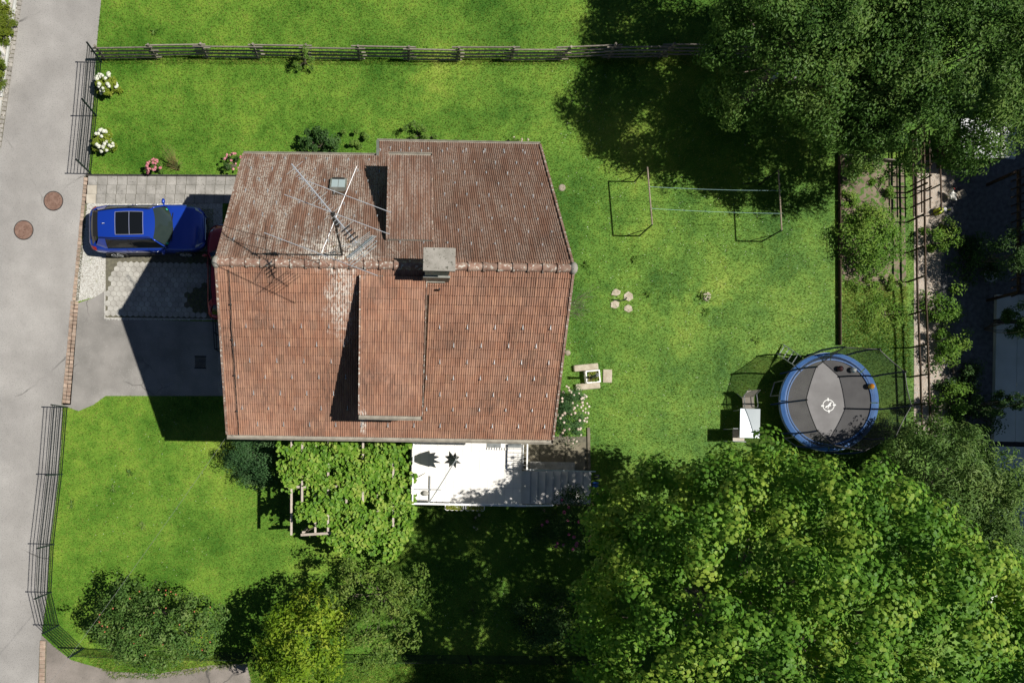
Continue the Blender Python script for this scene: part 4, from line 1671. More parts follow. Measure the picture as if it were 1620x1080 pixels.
# dark mats and a pale step in front of the house door
for (u0, u1, lab) in ((770, 792.5, 'dark rectangular doormat under the eaves beside the parasol side of the door'), (803.5, 825, 'dark rectangular doormat under the eaves next to the stair gate')):
    a, b = P(u0, 707.5, ZT + .01), P(u1, 699, ZT + .01)
    o = MB().box(a.x, b.x, a.y, b.y + .25, ZT + .004, ZT + .022).build('doormat', M['parasol'])
    tag(o, lab, 'doormat')
a, b = P(771, 709.5, ZT + .02), P(803, 708, ZT + .02)
sh = MB()
for i in range(9):
    x_ = lerp(a.x, b.x, i / 8)
    sh.ball((x_, a.y, ZT + .03), (.028, .06, .035), 6, 5)
o = sh.build('pebble_row', M['white'])
tag(o, 'row of small white pebbles edging the doormat on the terrace', 'pebbles')
# sandals and pots at the foot of the steps
M['bluep'] = mat('blue_plastic', (0.03, 0.12, 0.42), None, rough=0.4)
M['dkpot'] = mat('dark_pot', (0.02, 0.025, 0.03), (0.04, 0.05, 0.055), 6, 0.6)
gl = 'pairs of shoes at the foot of the garden steps'
for (u, v, mt_, lab) in ((940.5, 766, 'bluep', 'bright blue garden clogs standing at the foot of the steps'), (943, 754, 'dkpot', 'black shoes under the end of the stair handrail'),
                         (941, 783, 'dkpot', 'black rubber boots beside the pink rhododendron and steps')):
    c = P(u, v, 0)
    t = thing('shoes', lab, 'shoes', c, 0, gl)
    for s_ in (-1, 1):
        MB().ball(c + Vector((.02, s_ * .06, .05)), (.14, .048, .055), 10, 6).build('shoe', M[mt_], t, smooth=True)

# ------------------------------------------------------------------ pergola and vine
ZP = 2.35
pg = thing('pergola', 'grey timber pergola overgrown by a grape vine beside the terrace', 'pergola', P(550, 770, 0))
for u, v0, v1 in ((461, 694, 846), (478, 694, 800), (499, 694, 842), (519, 694, 840), (548, 694, 842), (574, 694, 842), (597, 694, 843), (622, 694, 843)):
    MB().bar(P(u, v1, ZP + .08), Vector((P(u, v0, ZP + .08).x, 1.33, ZP + .08)), .075, .10).build('rafter', M['pale_wood'], pg)
MB().bar(P(476, 845.5, ZP - .03), P(640, 836, ZP - .03), .09, .12).build('beam', M['pale_wood'], pg)
MB().bar(P(455, 770, ZP - .03), P(640, 768, ZP - .03), .09, .12).build('beam', M['pale_wood'], pg)
for u, v in ((480, 842), (561, 839), (634, 835), (463, 772), (634, 768)):
    q = P(u, v, ZP - .08)
    MB().bar((q.x, q.y, 0), q, .10).build('post', M['pale_wood'], pg)
M['vine'] = leaf_mat('vine_leaf', (0.062, 0.16, 0.014), (0.155, 0.30, 0.028), (0.36, 0.44, 0.085), 0.38, nscale=1.5)
vn = thing('grape_vine', 'bright green grape vine sprawling over the pergola', 'vine', P(600, 720, 0))
VP = [(440, 700), (640, 700), (642, 740), (648, 770), (658, 795), (655, 835), (640, 850), (520, 848), (536, 830), (500, 818), (482, 826), (466, 820), (484, 800), (470, 782),
      (496, 772), (474, 758), (452, 768), (446, 735)]
poly = [P2(u, v, ZP) for u, v in VP]
xs, ys = [p[0] for p in poly], [p[1] for p in poly]
n = 17000
x, y = RNG.uniform(min(xs), max(xs), n), RNG.uniform(min(ys), max(ys), n)
k_ = in_poly(x + .22 * np.sin(y * 5.3 + x * 2) + RNG.normal(size=n) * .12, y + .22 * np.sin(x * 4.7) + RNG.normal(size=n) * .12, poly)
dens = np.sin(x * 4.3 + 2 * np.sin(y * 3.1)) * np.sin(y * 5.1 + 1.7 * np.sin(x * 2.3)) + RNG.normal(size=n) * .5
k_ &= dens > -0.30
x, y = x[k_], y[k_]
z = ZP + .12 + .22 * np.sin(x * 2.9 + 1.0) * np.sin(y * 3.3) + RNG.uniform(-.22, .25, len(x))
pos = np.stack([x, y, z], -1)
# hanging shoots over the open edge
VH = [(500, 842), (655, 832), (650, 852), (632, 880), (615, 896), (590, 886), (575, 868), (560, 880), (540, 888), (528, 866), (508, 856)]
poly = [P2(u, v, 2.0) for u, v in VH]
xs, ys = [p[0] for p in poly], [p[1] for p in poly]
n = 3600
x, y = RNG.uniform(min(xs), max(xs), n), RNG.uniform(min(ys), max(ys), n)
k_ = in_poly(x, y, poly) & (np.sin(x * 5.5) + RNG.normal(size=n) * .6 > -.5)
x, y = x[k_], y[k_]
z = np.clip(2.35 - (P2(560, 838, 2.3)[1] - y) * RNG.uniform(.6, 1.6, len(x)), .5, 2.6)
pos = np.concatenate([pos, np.stack([x, y, z], -1)])
nr_ = RNG.normal(size=pos.shape) * .32 + [.25, -.05, 1]
leaves('foliage', pos, nr_, .13 * RNG.uniform(.5, 1.4, len(pos)), 'grape', M['vine'], vn)
st = MB()
for (u, v) in ((634, 768), (480, 842), (561, 839)):
    q = P(u, v, ZP)
    st.tube([(q.x + .09, q.y, 0), (q.x + .12, q.y + .03, .9), (q.x + .06, q.y - .03, 1.7), (q.x + .2, q.y + .1, 2.4), (q.x + .9, q.y + .5, 2.5)], [.04, .035, .03, .025, .012], 6)
st.build('stem', M['bark'], vn, smooth=True)


# ------------------------------------------------------------------ cars
def paint(name, c):
    m = mat(name, c, None, rough=0.28, metal=0.35, spec=0.5, coat=0.8)
    return m


M['glass_dark'] = mat('tinted_glass', (0.006, 0.007, 0.008), None, rough=0.05, spec=0.5)
M['windscreen'] = mat('windscreen_glass', (0.02, 0.03, 0.028), None, rough=0.05, spec=0.7)
M['chrome'] = mat('chrome', (0.75, 0.75, 0.76), None, rough=0.18, metal=1.0)
M['lamp'] = mat('headlamp', (0.55, 0.57, 0.60), None, rough=0.12, spec=0.7)
M['tail'] = mat('tail_lamp', (0.35, 0.01, 0.01), None, rough=0.2, spec=0.6)
M['cladding'] = mat('grey_cladding', (0.05, 0.05, 0.052), None, rough=0.6)

#   x      sill  wide  zsh   wtop  ztop  zmid
STN = [(-2.33, .60, .66, .82, .56, .94, .96), (-2.24, .74, .82, .86, .68, 1.00, 1.02), (-2.05, .84, .90, .90, .75, 1.05, 1.07), (-1.6, .89, .945, .95, .82, 1.06, 1.08),
       (-.6, .90, .935, .95, .855, 1.045, 1.06), (.5, .90, .935, .94, .855, 1.025, 1.05), (.95, .90, .94, .93, .84, 1.01, 1.07), (1.45, .89, .945, .90, .80, .975, 1.04),
       (1.90, .86, .90, .84, .72, .905, .965), (2.12, .78, .82, .78, .63, .83, .88), (2.26, .66, .70, .70, .52, .74, .77), (2.33, .52, .56, .62, .42, .64, .66)]
SX = [s[0] for s in STN]


def stn(x):
    return [float(np.interp(x, SX, [s[k] for s in STN])) for k in range(1, 7)]


def top_z(x, y):
    ws, w_, zsh, wt, zt, zm = stn(x)
    f = min(1.0, abs(y) / wt)
    return zm + (zt - zm) * f * f


def car(name, label, loc, rotz, S, pm, suv=True):
    t = thing(name, label, 'car', loc, rotz)
    ms = Matrix.Diagonal((*S, 1.0))
    B = lambda mb, nm, mt_, par=t, **k: _b(mb, nm, mt_, par, ms, **k)

    def _b(mb, nm, mt_, par, ms_, **k):
        mb.v = [tuple(ms_ @ Vector(p)) for p in mb.v]
        return mb.build(nm, mt_, par, local=True, **k)
    # lower body
    body = MB()
    rings = []
    xs_ = sorted(set(SX + [-1.2, 0.0, 1.2, 1.7]))
    for x in xs_:
        ws, w_, zsh, wt, zt, zm = stn(x)
        zb = .24 if -1.9 < x < 2.0 else .34
        half = [(ws * .80, zb), (ws, zb + .10), (w_ * .99, .55), (w_, .74), (w_ * .985, zsh), (wt, zt), (wt * .6, top_z(x, wt * .6)), (0, zm)]
        ring = [(x, y, z) for y, z in half] + [(x, -y, z) for y, z in half[-2::-1]]
        rings.append(ring)
    n = len(rings[0])
    vs = [p for r_ in rings for p in r_]
    fs = []
    for i in range(len(rings) - 1):
        for j in range(n):
            a, b = i * n + j, i * n + (j + 1) % n
            fs.append((a, a + n, b + n, b))
    fs.append(tuple(range(n)))
    fs.append(tuple((len(rings) - 1) * n + j for j in range(n - 1, -1, -1)))
    body.add(vs, fs)
    bo_ = B(body, 'body', pm, smooth=True)

    def grid(fn, nu, nv):
        m_ = MB()
        m_.add([fn(i / nu, j / nv) for i in range(nu + 1) for j in range(nv + 1)],
               [(i * (nv + 1) + j, (i + 1) * (nv + 1) + j, (i + 1) * (nv + 1) + j + 1, i * (nv + 1) + j + 1) for i in range(nu) for j in range(nv)])
        return m_

    # bonnet, a panel just proud of the body
    def hood(a, b):
        x = 1.02 + (2.17 - 1.02) * a
        ws, w_, zsh, wt, zt, zm = stn(x)
        y = -(wt - .03) + 2 * (wt - .03) * b
        x -= .10 * (abs(2 * b - 1) ** 2.2) * a * 1.5
        return (x, y, top_z(x, y) + .014 + .012 * math.cos((b - .5) * 2 * math.pi * 1.0) * (0.4 + .6 * (1 - a)))
    B(grid(hood, 12, 14), 'bonnet', pm, smooth=True)
    RF, RRr = .42, -1.78                       # roof front and rear
    ZRF = 1.60

    def roof_pt(a, b):
        x = RRr + (RF - RRr) * a
        hw = .60 + .035 * math.sin(math.pi * min(1, a * 1.1)) - .05 * (1 - a) ** 3
        y = -hw + 2 * hw * b
        bow = 1 - (2 * b - 1) ** 2
        z = ZRF - .075 * (2 * a - 1.15) ** 2 - .05 + .055 * bow
        return (x + .10 * bow * a, y, z)
    rp = B(grid(roof_pt, 12, 10), 'roof_panel', pm, smooth=True)

    def shield(a, b):                          # windscreen from the bonnet (a=0) to the roof (a=1)
        hw0, hw1 = .80, .605
        hw = hw0 + (hw1 - hw0) * a
        y = -hw + 2 * hw * b
        bow = 1 - (2 * b - 1) ** 2
        x0_, x1_ = .86 + .26 * bow, RF + .10 * bow
        r_ = roof_pt(1, b)
        z0_ = 1.045 + .03 * bow
        return (x0_ + (x1_ - x0_) * a, y, z0_ + (r_[2] - z0_) * (a + .10 * math.sin(math.pi * a)))
    B(grid(shield, 8, 10), 'windscreen', M['windscreen'], smooth=True)

    def rear(a, b):
        hw0, hw1 = .70, roof_pt(0, 1)[1]
        hw = hw0 + (hw1 - hw0) * a
        y = -hw + 2 * hw * b
        bow = 1 - (2 * b - 1) ** 2
        x0_, x1_ = -2.14 - .08 * bow, RRr
        r_ = roof_pt(0, b)
        z0_ = 1.05
        return (x0_ + (x1_ - x0_) * a, y, z0_ + (r_[2] - z0_) * (a + .06 * math.sin(math.pi * a)))
    g_ = grid(rear, 6, 8)
    g_.f = [f[::-1] for f in g_.f]
    B(g_, 'rear_window', M['glass_dark'], smooth=True)
    for s_ in (1, -1):
        def side(a, b, s_=s_):                 # a along, b up
            xb0, xb1 = -2.02, .90
            xt0, xt1 = RRr + .02, RF - .01
            x = (xb0 + (xb1 - xb0) * a) * (1 - b) + (xt0 + (xt1 - xt0) * a) * b
            rp_ = roof_pt((x - RRr) / (RF - RRr) if RRr < x < RF else (0 if x < RRr else 1), 1 if s_ > 0 else 0)
            yb = .845 if x > -1.6 else .845 - (-1.6 - x) * .3
            y0_ = yb
            y1_ = abs(rp_[1])
            z0_ = 1.03
            z1_ = rp_[2]
            return (x, s_ * (y0_ + (y1_ - y0_) * (b ** 1.25)), z0_ + (z1_ - z0_) * b)
        g_ = grid(side, 14, 5)
        if s_ > 0:
            g_.f = [f[::-1] for f in g_.f]
        B(g_, 'side_window', M['glass_dark'], smooth=True)
        # pillars: front (painted), middle (black), rear quarter (painted)
        m_ = MB()
        pts = [side(.995, b) for b in np.linspace(0, 1, 6)]
        m_.tube([(p[0], p[1] + s_ * .012, p[2] + .006) for p in pts], .030, 6)
        B(m_, 'front_pillar', pm, smooth=True)
        m_ = MB()
        def q_side(a, b, s_=s_):
            p = side(-.005 + .17 * a * (1 - .25 * b), b)
            return (p[0], p[1] + s_ * .012, p[2] + .004)
        g2 = grid(q_side, 4, 5)
        if s_ > 0:
            g2.f = [f[::-1] for f in g2.f]
        B(g2, 'rear_quarter', pm, smooth=True)
        m_ = MB()
        pts = [side(.55, b) for b in np.linspace(.06, .95, 5)]
        m_.tube([(p[0], p[1] + s_ * .004, p[2]) for p in pts], .028, 5)
        B(m_, 'middle_pillar', M['black'])
        m_ = MB()
        pts = [side(a, .06) for a in np.linspace(.16, .985, 12)]
        pts2 = [side(.16 - .0 * a, b) for a, b in ((0, .06), (0, .3), (0, .6))] if False else []
        m_.tube([(p[0], p[1] + s_ * .012, p[2]) for p in pts], .013, 5)
        pts = [side(.15 + a * .80, .93) for a in np.linspace(0, 1, 10)]
        m_.tube([(p[0], p[1] + s_ * .014, p[2]) for p in pts], .010, 5)
        B(m_, 'window_trim', M['chrome'] if suv else M['black'])
        # mirror
        m_ = MB()
        m_.ball((.72, s_ * 1.02, 1.07), (.075, .125, .075), 10, 7)
        m_.bar((.74, s_ * .84, 1.01), (.73, s_ * .97, 1.05), .06, .04)
        B(m_, 'mirror', pm, smooth=True)
        # door seams and handles
        m_ = MB()
        for x in (-.78, .10, .78):
            ws, w_, zsh, wt, zt, zm = stn(x)
            m_.tube([(x, s_ * (w_ + .002), .50), (x, s_ * (w_ + .002), .74), (x, s_ * (w_ * .985 + .003), zsh), (x, s_ * (wt + .002), zt)], .006, 4)
        B(m_, 'door_seams', M['black'], bo_)
        for x in (-.62, .22):
            ws, w_, zsh, wt, zt, zm = stn(x)
            m_ = MB().tube([(x, s_ * (w_ + .005), .86), (x + .03, s_ * (w_ + .035), .875), (x + .19, s_ * (w_ + .035), .875), (x + .22, s_ * (w_ + .005), .86)], .015, 6)
            B(m_, 'door_handle', M['chrome'] if suv else pm, bo_)
        if suv:
            m_ = MB().tube([(roof_pt(a, .5 + s_ * .475)[0], roof_pt(a, .5 + s_ * .475)[1], roof_pt(a, .5 + s_ * .475)[2] + (.045 if .02 < a < .93 else .0)) for a in (.0, .06, .2, .4, .6, .8, .9, .95)], .016, 6)
            B(m_, 'roof_rail', M['black'])
        # lamps
        def head(a, b, s_=s_):
            x = 1.98 + .24 * a
            ws, w_, zsh, wt, zt, zm = stn(x)
            y = wt + (w_ * .99 - wt) * (b * .75 + .05)
            z = zt + (zsh - zt) * (b * .75 + .05)
            return (x - .05 * b, s_ * (y + .012), z + .012)
        g2 = grid(head, 4, 3)
        if s_ > 0:
            g2.f = [f[::-1] for f in g2.f]
        g2.f = g2.f
        B(g2, 'headlamp', M['lamp'])
        def tail(a, b, s_=s_):
            x = -2.28 + .26 * a
            ws, w_, zsh, wt, zt, zm = stn(x)
            y = wt + (w_ - wt) * (.15 + .8 * b)
            z = zt + (zsh - zt) * (.15 + .8 * b)
            return (x, s_ * (y + .012), z + .012)
        g2 = grid(tail, 3, 3)
        if s_ > 0:
            g2.f = [f[::-1] for f in g2.f]
        B(g2, 'tail_lamp', M['tail'])
        # wheels with arches
        for x in (-1.40, 1.43):
            mw = Matrix.Rotation(math.pi / 2, 4, 'X')
            ws, w_, zsh, wt, zt, zm = stn(x)
            m_ = MB()
            pts = [(x + .42 * math.cos(an), s_ * (w_ + .004), .36 + .42 * math.sin(an)) for an in np.linspace(-.25, math.pi + .25, 15)]
            m_.tube(pts, .028, 5)
            m_.add([(x + .40 * math.cos(an), s_ * (w_ + .003), .36 + .40 * math.sin(an)) for an in np.linspace(0, 2 * math.pi, 20, endpoint=False)],
                   [tuple(range(20)) if s_ < 0 else tuple(range(19, -1, -1))])
            B(m_, 'wheel_arch', M['cladding'], bo_)
            yc = s_ * (w_ - .09)
            wh = B(MB().lathe((x, yc, .36), [(.24, -.11), (.33, -.115), (.36, -.08), (.36, .08), (.33, .115), (.24, .11)], 24, mw), 'wheel', M['rubber'])
            B(MB().lathe((x, yc, .36), [(.05, -.105), (.235, -.10), (.235, .10), (.05, .105)], 24, mw), 'rim', M['black'], wh)
            m_ = MB()
            for k2 in range(10):
                an = 2 * math.pi * k2 / 10
                m_.bar((x + .03 * math.cos(an), yc + s_ * .115, .36 + .03 * math.sin(an)), (x + .24 * math.cos(an), yc + s_ * .112, .36 + .24 * math.sin(an)), .03, .018)
            m_.tube([(x + .235 * math.cos(an), yc + s_ * .108, .36 + .235 * math.sin(an)) for an in np.linspace(0, 2 * math.pi, 21)], .014, 5)
            B(m_, 'spokes', M['alu'], wh)
        # sill cladding
        B(MB().bar((-1.0, s_ * .915, .33), (1.0, s_ * .915, .33), .05, .14), 'sill', M['cladding'], bo_)
    # front: grille with chrome frame, bumper, emblem rings
    gr = B(MB().box(2.20, 2.345, -.42, .42, .42, .70), 'grille', M['black'], bevel=.02)
    B(MB().bar((2.33, -.44, .71), (2.33, .44, .71), .03, .03).bar((2.33, -.44, .41), (2.33, .44, .41), .03, .03).bar((2.33, -.44, .40), (2.33, -.44, .72), .03, .03).bar((2.33, .44, .40), (2.33, .44, .72), .03, .03), 'grille_frame', M['chrome'])
    if suv:
        for k2 in range(4):
            yc = -.135 + .09 * k2
            m_ = MB().tube([(2.352, yc + .062 * math.cos(an), .615 + .062 * math.sin(an)) for an in np.linspace(0, 2 * math.pi, 17)], .008, 5)
            B(m_, 'emblem_ring', M['chrome'], gr)
    B(MB().box(2.10, 2.33, -.60, .60, .26, .40), 'front_bumper', M['cladding'], bevel=.03)
    B(MB().box(-2.34, -2.15, -.62, .62, .30, .46), 'rear_bumper', M['cladding'], bevel=.03)
    B(MB().box(-2.362, -2.34, -.26, .26, .56, .67), 'number_plate', M['white'])
    # wipers
    m_ = MB()
    for y0_, y1_ in ((.55, -.02), (-.05, -.62)):
        m_.bar((1.12, y0_, 1.085), (1.04, y1_, 1.105), .02, .02)
    B(m_, 'wipers', M['black'])
    if suv:
        # glass roof in two panes with a light frame
        def pane(a0, a1):
            def fn(a, b):
                p = roof_pt(a0 + (a1 - a0) * a, .135 + .73 * b)
                return (p[0] - .10 * (1 - (2 * (.135 + .73 * b) - 1) ** 2) * (a0 + (a1 - a0) * a) + .05, p[1], p[2] + .012)
            return fn
        sr_ = B(grid(pane(.315, .555), 4, 6), 'sunroof_pane', M['glass_dark'], smooth=True)
        B(grid(pane(.57, .80), 4, 6), 'sunroof_pane', M['glass_dark'], smooth=True)
        m_ = MB()
        for e in ([pane(.305, .81)(0, b) for b in np.linspace(0, 1, 6)], [pane(.305, .81)(1, b) for b in np.linspace(0, 1, 6)],
                  [pane(.305, .81)(a, 0) for a in np.linspace(0, 1, 6)], [pane(.305, .81)(a, 1) for a in np.linspace(0, 1, 6)], [pane(.562, .8)(0, b) for b in np.linspace(0, 1, 5)]):
            m_.tube(e, .007, 5)
        B(m_, 'sunroof_frame', M['grey_paint'])
        B(MB().tube([roof_pt(.1, .5), (roof_pt(.1, .5)[0] - .05, 0, roof_pt(.1, .5)[2] + .06), (roof_pt(.1, .5)[0] + .07, 0, roof_pt(.1, .5)[2] + .005)], [.02, .008, .02], 6), 'aerial_fin', M['chrome'])
        def spoil(a, b):
            p = roof_pt(0, .06 + .88 * b)
            return (p[0] - .20 * a, p[1], p[2] + .015 - .03 * a)
        g2 = grid(spoil, 2, 8)
        g2.f = [f[::-1] for f in g2.f]
        B(g2, 'spoiler', M['black'], smooth=True)
        M.setdefault('sticker', mat('green_sticker', (0.03, 0.40, 0.24), None, rough=0.4))
        for a, b, r_ in ((.09, .055, .05), (.13, .93, .04)):
            p = Vector(shield(a, b)) + Vector((.02, 0, .02))
            q1, q2 = Vector(shield(a + .05, b)) - Vector(shield(a, b)), Vector(shield(a, b + .03)) - Vector(shield(a, b))
            q1.normalize()
            q2.normalize()
            B(MB().add([p + q1 * (r_ * math.cos(an)) + q2 * (r_ * math.sin(an)) for an in np.linspace(0, 2 * math.pi, 12, endpoint=False)], [tuple(range(11, -1, -1))]), 'sticker', M['sticker'])
    return t


cc = P(234, 362, .8)
cc.z = .02
blue = paint('metallic_blue_paint', (0.008, 0.045, 0.36))
car('parked_suv', 'metallic blue estate SUV with a dark glass roof parked on the gravel bay', cc, 0.03, (.965, .965, 1.0), blue, True)
red = paint('red_paint', (0.30, 0.008, 0.012))
rc = P(363, 431, .6)
rc.z = .02
car('parked_hatchback', 'small red car tucked under the roof overhang in the shade', rc, math.pi / 2 + .02, (.80, .88, .90), red, False)

# ------------------------------------------------------------------ wire fences along the road
def wire_fence(label, bases, hgt, double=True):
    t = thing('wire_fence', label, 'fence', bases[0], 0, 'green double-wire fences along the plot')
    for i, b in enumerate(bases):
        po = MB().box(b.x - .03, b.x + .03, b.y - .02, b.y + .02, 0, hgt + .04).build('post', M['post_metal'], t)
        MB().box(b.x - .034, b.x + .034, b.y - .024, b.y + .024, hgt + .04, hgt + .055).build('cap', M['black'], po)
    for a, b in zip(bases[:-1], bases[1:]):
        mb = MB()
        d = b - a
        n = max(2, int(d.length / .05))
        z = .05
        k = 0
        while z < hgt + .01:
            for o in (-.008, .008):
                s = d.cross(Vector((0, 0, 1))).normalized() * o
                mb.bar(a + s + Vector((0, 0, z)), b + s + Vector((0, 0, z)), .009, .009)
            z += .2
            k += 1
        for j in range(1, n):
            q = a + d * (j / n)
            mb.bar(q + Vector((0, 0, .03)), q + Vector((0, 0, hgt + .02)), .005, .005)
        stuff(mb.build('mesh_panel', M['green_metal'], t))
    return t


wire_fence('dark green wire mesh fence between the road and the white hydrangeas', [P(u, v) for u, v in ((160.5, 99), (153, 184), (144, 275))], 1.5)
wire_fence('dark green wire mesh fence curving round the front lawn corner by the road', [P(u, v) for u, v in ((107, 644), (98.5, 750), (85.5, 860), (81.5, 936), (93.5, 988), (132.5, 1024))], 1.5)
wire_fence('dark green wire mesh fence behind the apple tree along the neighbour driveway', [P(u, v) for u, v in ((132.5, 1025), (230, 1029), (330, 1031), (392, 1032), (500, 1034), (610, 1035), (740, 1036), (870, 1037), (1000, 1039))], 1.3)

# ------------------------------------------------------------------ wooden rail fence to the north
wf = thing('rail_fence', 'weathered grey wooden rail fence across the lawn behind the house', 'fence', P(600, 94))
us = [166, 247, 328, 408, 488, 568, 646, 722, 806, 884, 962, 1042, 1120, 1200]


def fy(u):
    return float(np.interp(u, [150, 330, 500, 700, 890, 1000, 1120, 1300], [94.5, 92, 94, 97, 96, 91, 92, 94]))


for i, u in enumerate(us):
    b = P(u, fy(u))
    tl = .25 if u in (884, 1042) else random.uniform(-.02, .02)
    MB().tube([b, b + Vector((tl, random.uniform(-.02, .02), 1.12))], .05, 7).build('post', M['old_wood'], wf)
for i in range(len(us) - 1):
    dz = random.uniform(-.03, .03)
    for k in range(4):
        ov = random.uniform(.1, .35)
        a, b = P(us[i], fy(us[i])), P(us[i + 1], fy(us[i + 1]))
        d = (b - a).normalized()
        off = Vector((0, .045 if i % 2 else -.045, 0))
        za_ = .20 + .255 * k + random.uniform(-.03, .03) + dz
        zb2 = .20 + .255 * k + random.uniform(-.03, .03) + dz
        MB().bar(a - d * ov + off + Vector((0, 0, za_)), b + d * ov + off + Vector((0, 0, zb2)), .045, .05).build('rail', M['old_wood'], wf)

# ------------------------------------------------------------------ clothes-line frames and lines
M['blue_line'] = mat('pale_blue_line', (0.26, 0.40, 0.40), None, rough=0.5)
frames = []
HC = 1.62
for (b0, b1, rot, lab) in (((1003.7, 287.5), (1011, 373.5), 0, 'rusty steel clothes-line frame on the lawn nearer the house'), ((1200.7, 292), (1205.5, 382), 0, 'rusty steel clothes-line frame on the lawn nearer the garden bed')):
    a, b = P(*b0), P(*b1)
    t = thing('clothes_dryer', lab, 'clothes dryer', (a + b) / 2, 0, 'clothes-line frames on the lawn')
    r_ = .028
    pts = [a, a + Vector((0, 0, HC - .12)), a + Vector((0, 0, HC)) + (b - a).normalized() * .12]
    M.setdefault('frame_steel', mat('rusty_painted_steel', (0.19, 0.15, 0.11), (0.30, 0.25, 0.19), 9, 0.7, metal=0.2))
    MB().tube([a, a + Vector((0, 0, HC - .03))], r_, 8).build('post', M['green_metal'], t)
    MB().tube([b, b + Vector((0, 0, HC - .03))], r_, 8).build('post', M['green_metal'], t)
    MB().tube([a + Vector((0, 0, HC - .03)), b + Vector((0, 0, HC - .03))], r_ * 1.05, 8).build('crossbar', M['frame_steel'], t)
    for q, s_ in ((a, 1), (b, -1)):
        MB().tube([q + Vector((-.55, 0, 0)), q + Vector((0, 0, .95))], .016, 6).build('brace', M['green_metal'], t)
    hk = MB()
    for f in (.35, .73):
        c = lerp(a, b, f) + Vector((0, 0, HC))
        hk.tube([c + Vector((0, 0, -.02)), c + Vector((0, 0, .06)), c + Vector((.03, 0, .07))], .008, 5)
    hk.build('hooks', M['steel'], t)
    frames.append((a, b))
for f, lab in ((.35, 'pale blue clothes line stretched between the frames, on the wooden fence side'), (.73, 'pale blue clothes line stretched between the frames, on the trampoline side')):
    p, q = lerp(*frames[0], f) + Vector((0, 0, HC + .03)), lerp(*frames[1], f) + Vector((0, 0, HC + .03))
    pts = [lerp(p, q, i / 16) - Vector((0, 0, .10 * math.sin(math.pi * i / 16))) for i in range(17)]
    o = MB().tube(pts, .0055, 5).build('clothes_line', M['blue_line'])
    tag(o, lab, 'clothes line', 'clothes lines')

# ------------------------------------------------------------------ trampoline
TC = P(1312.5, 635.5, .9)
TR = 1.93
tr = thing('trampoline', 'round garden trampoline with blue padded rim and black safety net', 'trampoline', (TC.x, TC.y, 0))
M['pad'] = mat('blue_pad', (0.055, 0.17, 0.46), (0.075, 0.21, 0.52), 3.0, 0.45, spec=0.4, bump=0.3, bscale=12)
M['mat_black'] = mat('trampoline_mat', (0.13, 0.125, 0.125), (0.165, 0.16, 0.16), 2.0, 0.75, spec=0.25)
M['navy'] = mat('navy_foam', (0.010, 0.028, 0.12), None, rough=0.6)


def ring(r0, r1, z0, z1, a0, a1, n):
    vs, fs = [], []
    for i in range(n + 1):
        a = a0 + (a1 - a0) * i / n
        ca, sa = math.cos(a), math.sin(a)
        for r_, z_ in ((r0, z0), (r0, z1), ((r0 + r1) / 2, z1 + .025), (r1, z1 - .01), (r1 + .01, z0 - .10)):
            vs.append((TC.x + r_ * ca, TC.y + r_ * sa, z_))
    for i in range(n):
        for j in range(4):
            fs.append((i * 5 + j, (i + 1) * 5 + j, (i + 1) * 5 + j + 1, i * 5 + j + 1)[::-1])
    return MB().add(vs, fs)


angs = [R(a) for a in (183, 145, 107, 69, 31, -7, -45, -83, -117, -141)]
for i in range(8):
    ring(TR - .29, TR, .86, .91, i * math.pi / 4 + .01, (i + 1) * math.pi / 4 - .01, 8).build('pad', M['pad'], tr)
MB().lathe((TC.x, TC.y, .86), [(TR - .27, -.004), (TR - .27, .004)], 64).build('jumping_mat', M['mat_black'], tr)
MB().tube([(TC.x + TR * math.cos(a), TC.y + TR * math.sin(a), .83) for a in np.linspace(0, 2 * math.pi, 61)], .03, 6).build('frame', M['steel'], tr)
for k in range(5):
    lg = MB()
    a0 = R(20 + 72 * k)
    pts = []
    for da, z_ in ((-.16, .83), (-.15, .04), (.15, .04), (.16, .83)):
        pts.append((TC.x + TR * math.cos(a0 + da), TC.y + TR * math.sin(a0 + da), z_))
    lg.tube(pts, .024, 6).build('leg', M['steel'], tr)
NT = 1.95
tops = []
for a in angs:
    o_r = TR + .06
    p0 = Vector((TC.x + o_r * math.cos(a), TC.y + o_r * math.sin(a), .25))
    p1 = p0 + Vector((.05 * math.cos(a), .05 * math.sin(a), 1.1))
    p2 = Vector((TC.x + (TR + .02) * math.cos(a), TC.y + (TR + .02) * math.sin(a), .9 + NT))
    MB().tube([p0, p0 + Vector((0, 0, .5)), p1, lerp(p1, p2, .6) + Vector((.03 * math.cos(a), .03 * math.sin(a), 0)), p2], .034, 7).build('net_pole', M['navy'], tr)
    MB().ball(p2 + Vector((0, 0, .02)), .042, 7, 5).build('pole_cap', M['black'], tr)
    tops.append(p2)


def net_mat():
    m = bpy.data.materials.new('black_net')
    m.use_nodes = True
    t = m.node_tree
    b = t.nodes['Principled BSDF']
    b.inputs['Base Color'].default_value = (0.02, 0.02, 0.02, 1)
    b.inputs['Roughness'].default_value = 0.8
    tp = t.nodes.new('ShaderNodeBsdfTransparent')
    ms = t.nodes.new('ShaderNodeMixShader')
    ms.inputs[0].default_value = 0.60
    t.links.new(tp.outputs[0], ms.inputs[1])
    t.links.new(b.outputs[0], ms.inputs[2])
    t.links.new(ms.outputs[0], t.nodes['Material Output'].inputs['Surface'])
    return m


